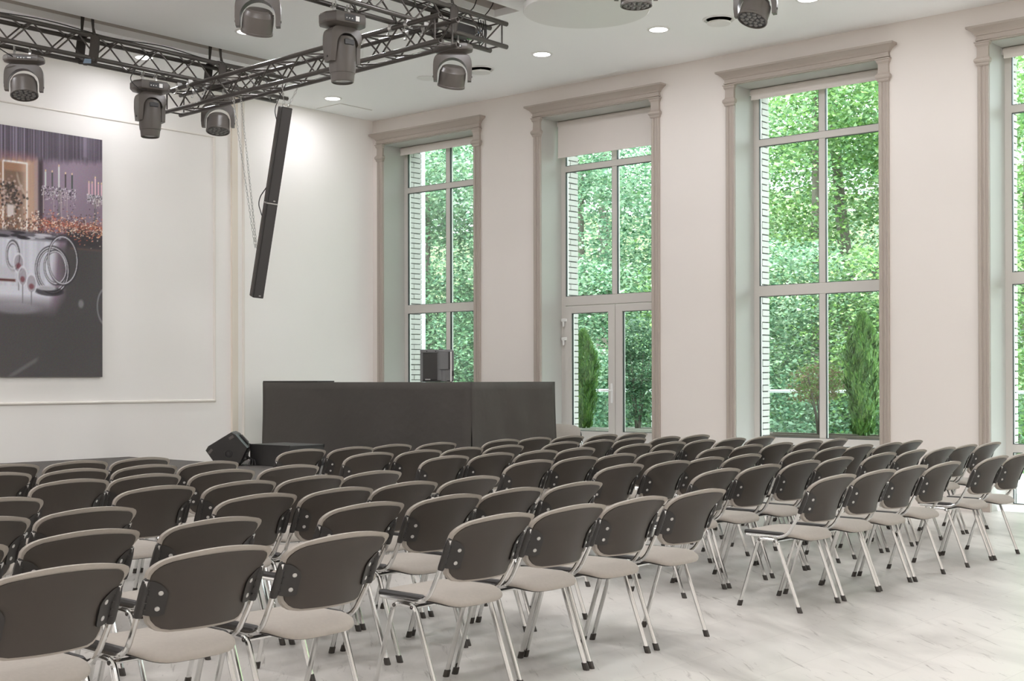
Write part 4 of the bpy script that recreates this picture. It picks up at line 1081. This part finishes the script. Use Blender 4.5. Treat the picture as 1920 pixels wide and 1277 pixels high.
def sprays(blobs, n_leaf, per=22, spread=0.33):
    """leaf centres gathered in flat sprays over the shells of ellipsoid blobs (cx, cy, cz, rx, ry, rz)"""
    vol = np.array([b_[3]*b_[4]+b_[4]*b_[5]+b_[3]*b_[5] for b_ in blobs]); vol = vol/vol.sum(); out = []
    for b_, f in zip(blobs, vol):
        m = max(1, int(n_leaf*DENS*f/per)); d = RNG.normal(0, 1, (m, 3)); d /= np.linalg.norm(d, axis=1)[:, None]
        rr = RNG.uniform(0.45, 1.0, m)**0.6; c = np.array(b_[:3])+d*rr[:, None]*np.array(b_[3:])
        p = np.repeat(c, per, 0)+RNG.normal(0, 1, (m*per, 3))*np.array([spread, spread, spread*0.30]); out.append(p)
    return np.concatenate(out)

def tree(label, x, y, base, trunk, blobs, n, mt, leaf=(0.15, 0.12), lean=(0, 0), branches=()):
    r = tag(empty('tree', (x, y, base)), label, 'tree', 'trees beyond the terrace')
    h = max(b_[2] for b_ in blobs)
    pts = [(0, 0, 0), (lean[0]*0.3+0.04, lean[1]*0.3, h*0.3), (lean[0]*0.65-0.03, lean[1]*0.65, h*0.62), (lean[0], lean[1], h)]
    t_ = MB().tube(arc_path(pts, 1.0, 4), [trunk*(1-0.75*i/15) for i in range(len(arc_path(pts, 1.0, 4)))], 10).build('trunk', M['bark'], r, True)
    for a in branches:
        MB().tube(arc_path([tuple(p) for p in a[0]], 0.6, 4), [a[1]*(1-0.6*i/len(arc_path([tuple(p) for p in a[0]], 0.6, 4))) for i in range(len(arc_path([tuple(p) for p in a[0]], 0.6, 4)))], 8).build('branch', M['bark'], r, True)
    o = link('crown', leaf_mesh('crown', mt, sprays(blobs, n), leaf[0], leaf[1]), r); o['kind'] = 'stuff'
    return r
L1, L2, L3 = M['leaf'], M['leaf_cool'], M['leaf_deep']
tree('maple with a straight trunk in the left pane of the large window', 23.0, 11.95, -1.0, 0.16, [(0, 0.2, 6.2, 2.6, 2.6, 1.3), (-1.2, 0.8, 5.0, 1.6, 1.8, 0.8), (0.6, -1.2, 7.6, 2.4, 2.4, 1.4), (-1.5, -0.6, 8.0, 1.6, 2.0, 1.2)], 9000, L1)
tree('fork-trunked tree in the right pane of the large window', 24.0, 11.40, -0.6, 0.20, [(0.4, -1.0, 7.6, 2.6, 2.2, 1.4), (-0.6, 0.4, 8.6, 2.2, 2.2, 1.3), (1.0, 0.8, 6.4, 2.0, 2.0, 1.0)], 7000, L1,
     lean=(0.2, 0.9), branches=[([(0, 0.1, 3.6), (0.1, -0.6, 4.8), (0.2, -1.2, 6.4)], 0.12), ([(0, 0.2, 3.2), (-0.5, 0.9, 3.8), (-0.9, 1.6, 4.1)], 0.05)])
tree('dark-trunked tree behind the glazed double door', 21.5, 16.55, -0.8, 0.18, [(0, 0, 5.2, 2.2, 2.4, 1.3), (-0.8, 1.0, 6.8, 2.0, 2.2, 1.2), (0.8, -1.4, 6.6, 2.2, 2.0, 1.2), (-0.6, -0.6, 4.0, 1.4, 1.6, 0.7)], 9500, L2, branches=[([(0, 0, 3.0), (-0.5, -0.8, 4.2), (-0.8, -1.6, 4.6)], 0.05)])
tree('leafy tree seen through the window nearest the stage corner', 20.5, 20.0, -0.8, 0.15, [(0, 0, 4.6, 1.9, 2.2, 1.4), (-0.5, 0.9, 6.2, 1.8, 2.2, 1.2), (0.4, -1.2, 6.4, 2.0, 2.0, 1.3)], 8500, L3, branches=[([(0, 0, 2.4), (-0.7, 0.3, 3.6), (-0.9, -0.7, 4.4)], 0.06)])
tree('broad pale tree standing behind the corner window tree', 26.0, 25.5, 0.0, 0.22, [(0, 0, 5.6, 3.0, 3.4, 2.0), (-1, -2, 7.4, 2.8, 3.0, 1.8), (0.5, 2, 7.6, 2.8, 3.0, 1.8)], 8000, L2, leaf=(0.18, 0.14))
tree('bright tree seen at the right photo edge window', 22.5, 7.6, -0.8, 0.17, [(0, 0, 5.6, 2.0, 2.4, 1.4), (-0.5, 0.9, 7.2, 2.0, 2.4, 1.3), (0.3, -1.3, 4.0, 1.8, 2.0, 1.1)], 8000, L1)
tree('tall pale tree far behind the large window', 30.0, 15.5, 1.6, 0.25, [(0, 0, 4.2, 3.0, 3.4, 1.8), (-1, -1.6, 6.4, 3.0, 3.2, 1.8), (0, 2.2, 6.6, 3.0, 3.0, 1.8)], 8000, L2, leaf=(0.19, 0.15))
tree('tall shaded tree far behind the glazed door', 29.0, 21.5, 1.2, 0.25, [(0, 0, 4.4, 3.0, 3.2, 1.8), (-1, -1.6, 6.6, 3.0, 3.0, 1.8), (0, 2.2, 6.8, 2.8, 3.0, 1.8)], 8000, L3, leaf=(0.19, 0.15))
tree('far tree behind the right photo edge window', 30.0, 10.3, 1.6, 0.25, [(0, 0, 4.4, 3.0, 3.2, 1.8), (-1, -1.6, 6.4, 3.0, 3.0, 1.8)], 6500, L1, leaf=(0.19, 0.15))

def bush(label, x, y, z, blobs, n, mt, leaf=(0.13, 0.10)):
    r = tag(empty('bush', (x, y, z)), label, 'bush', 'bushes beyond the railing')
    for k in range(4):
        a = k*1.6; MB().tube([(0, 0, 0), (0.15*math.cos(a), 0.15*math.sin(a), 0.7), (0.5*math.cos(a), 0.5*math.sin(a), 1.5)], [0.03, 0.022, 0.012], 6).build('stem', M['bark'], r, True)
    blobs = list(blobs)+[(0.5, 0.2, 3.9, 1.2, 1.3, 0.8)]
    o = link('foliage', leaf_mesh('foliage', mt, sprays(blobs, n*1.25, 18, 0.28), *leaf), r); o['kind'] = 'stuff'
bush('pale bush low in the left pane of the large window', 19.8, 10.9, -0.9, [(0, 0, 1.7, 1.1, 1.3, 0.9), (0.2, 0.7, 2.7, 0.9, 1.0, 0.7), (0, -0.9, 1.4, 0.9, 1.0, 0.9)], 6500, L2)
bush('bright bush behind the conical shrub of the large window', 20.2, 9.2, -0.9, [(0, 0, 1.8, 1.2, 1.2, 0.9), (0.2, 0.5, 2.9, 1.0, 1.0, 0.8), (0.2, -0.8, 2.4, 1.0, 0.9, 0.8)], 6000, L1)
bush('leafy bush low behind the left leaf of the glazed door', 19.6, 14.9, -0.9, [(0, 0, 1.7, 1.1, 1.3, 1.0), (0.1, 0.8, 2.7, 0.9, 1.0, 0.7), (0.1, -0.9, 2.2, 1.0, 1.0, 1.0)], 6500, L2)
bush('shaded bush low behind the counter loudspeaker', 19.2, 19.0, -0.9, [(0, 0, 1.7, 1.1, 1.5, 1.0), (0.1, 0.9, 2.9, 1.0, 1.0, 0.8), (0.1, -0.9, 2.7, 1.0, 1.0, 0.9)], 6500, L3)
bush('bright bush low behind the right photo edge window', 20.0, 7.2, -0.9, [(0, 0, 1.7, 1.1, 1.5, 1.0), (0.1, 0.6, 2.9, 1.0, 1.0, 0.8)], 5000, L1)
bush('dense bush between the glazed door and the large window', 20.4, 12.8, -0.9, [(0, 0, 1.9, 1.2, 1.3, 1.0), (0.1, 0.4, 3.1, 1.1, 1.1, 0.8)], 6000, L1)
bush('dense bush between the corner window and the glazed door', 20.2, 17.2, -0.9, [(0, 0, 1.9, 1.2, 1.3, 1.0), (0.1, 0.4, 3.1, 1.1, 1.1, 0.8)], 6000, L3)
# undergrowth on the slope: nobody could count it
bl = [(RNG.uniform(22, 34), RNG.uniform(4, 32), 0, 1.3, 1.5, 0.9) for _ in range(70)]
bl = [(x, y, -1.6+0.33*max(0, x-20.5)+0.7, a, c, d) for x, y, _, a, c, d in bl]
o = link('undergrowth', leaf_mesh('undergrowth', L2, sprays(bl, 34000, 20, 0.35), 0.17, 0.13))
tag(o, 'mixed green undergrowth covering the slope behind the trees', 'undergrowth', kind='stuff')

# planters and shrubs on the terrace
def planter(x0, x1, y0, y1, zt, label, mt):
    r = tag(empty('planter', ((x0+x1)/2, (y0+y1)/2, TZ)), label, 'planter'); hx, hy, h = (x1-x0)/2, (y1-y0)/2, zt-TZ
    w = 0.045
    for nm, a, c in (('long_side', (-hx, -hy, 0), (-hx+w, hy, h)), ('long_side', (hx-w, -hy, 0), (hx, hy, h)), ('end', (-hx+w, -hy, 0), (hx-w, -hy+w, h)), ('end', (-hx+w, hy-w, 0), (hx-w, hy, h))):
        MB().bbox(a, c, 0.005).build(nm, M[mt], r)
    MB().box((-hx+w, -hy+w, 0), (hx-w, hy-w, h-0.05)).build('soil', M['soil'], r)
planter(16.10, 16.62, 6.6, 9.35, 0.70, 'long brown planter outside the large window', 'planter_dark')
planter(16.10, 16.62, 10.95, 11.75, 0.72, 'pale concrete planter outside the right leaf of the door', 'planter')
planter(16.10, 16.62, 12.1, 12.95, 0.70, 'pale concrete planter outside the left leaf of the door', 'planter')

def conifer(label, u, v_top, v_bot, wpx, x, mt='thuja', n=5200):
    zb = at_x(u, v_bot, x); zt_ = at_x(u, v_top, x); R = wpx*0.5*((zb-Vector((0, 0, CAM_H))).dot(_f))/FPX; h = zt_.z-0.66
    r = tag(empty('conifer', (x, zb.y, 0.66)), label, 'shrub', 'shrubs in the planters')
    def rad(q): return R*(0.55+0.60*q if q < 0.3 else 0.73+0.27*min(1, (q-0.3)/0.2) if q < 0.5 else max(0.10, 1-((q-0.5)/0.5)**2.6*0.90))
    MB().tube([(0, 0, 0), (0, 0, h*0.25), (0, 0, h*0.5)], [0.03, 0.025, 0.012], 8).build('stem', M['bark'], r, True)
    MB().lathe([(rad(q)*0.45, q*h) for q in (0.06, 0.15, 0.3, 0.45, 0.6, 0.75, 0.88)], 12).build('inner_growth', M['thuja_core'], r, True)
    q = RNG.uniform(0.03, 1, n)**0.9; a = RNG.uniform(0, 2*np.pi, n); rr = np.array([rad(t_) for t_ in q])*RNG.uniform(0.40, 1.0, n)**0.7*(1.05+0.16*np.sin(a*4+q*17)+0.10*np.sin(a*9-q*31))
    c = np.stack([rr*np.cos(a), rr*np.sin(a), q*h], 1)
    # upright slivers
    d = np.stack([np.cos(a)*0.35, np.sin(a)*0.35, np.full(n, 1.0)], 1)+RNG.normal(0, 0.34, (n, 3)); d /= np.linalg.norm(d, axis=1)[:, None]
    s = np.stack([-np.sin(a), np.cos(a), np.zeros(n)], 1)+RNG.normal(0, 0.3, (n, 3)); l = RNG.uniform(0.05, 0.12, n)[:, None]; w = 0.011
    V = np.stack([c-d*l*0.5, c+s*w, c+d*l*0.5, c-s*w], 1).reshape(-1, 3); idx = np.arange(n)*4
    me = bpy.data.meshes.new('sprays'); me.from_pydata(V.tolist(), [], np.stack([idx, idx+1, idx+2, idx+3], 1).tolist()); me.materials.append(M[mt])
    o = link('sprays', me, r); o['kind'] = 'stuff'
conifer('dense green thuja at the right of the large window', 1618, 588, 812, 66, 16.36, n=15000)
conifer('slim yellow-green thuja behind the left door leaf', 1094, 620, 800, 56, 16.36, n=12000)
p = at_x(1196, 800, 16.36); r = tag(empty('leafy_shrub', (16.36, p.y, 0.66)), 'broad leafy shrub filling the right door leaf', 'shrub', 'shrubs in the planters')
for k in range(6):
    a = k*1.05; MB().tube([(0.02*math.cos(a), 0.02*math.sin(a), 0), (0.08*math.cos(a), 0.08*math.sin(a), 0.5), (0.2*math.cos(a), 0.2*math.sin(a), 1.2)], [0.016, 0.011, 0.004], 6).build('stem', M['bark'], r, True)
o = link('foliage', leaf_mesh('foliage', M['leaf_deep'], sprays([(0, 0, 0.45, 0.24, 0.24, 0.3), (0, 0, 0.9, 0.30, 0.30, 0.35), (0, 0, 1.4, 0.27, 0.27, 0.35)], 1900, 14, 0.07), 0.085, 0.055), r); o['kind'] = 'stuff'
# half-dry shrub
def dry_shrub():
    x = 16.36; p = at_x(1537, 812, x); r = tag(empty('dry_shrub', (x, p.y, 0.66)), 'half-dry bushy shrub with bare stems left of the thuja', 'shrub', 'shrubs in the planters')
    for k in range(9):
        a = RNG.uniform(0, 6.28); q = RNG.uniform(0.12, 0.36)
        MB().tube([(0.02*math.cos(a), 0.02*math.sin(a), 0), (0.3*q*math.cos(a), 0.3*q*math.sin(a), 0.35), (q*math.cos(a), q*math.sin(a), 0.85)], [0.014, 0.010, 0.004], 6).build('stem', M['bark'], r, True)
    o = link('foliage', leaf_mesh('foliage', M['dry'], sprays([(0, 0, 0.78, 0.36, 0.36, 0.24), (0.1, 0.12, 0.62, 0.28, 0.3, 0.16)], 1300, 14, 0.07), 0.075, 0.035, up=0.3, jitter=0.8), r); o['kind'] = 'stuff'
dry_shrub()
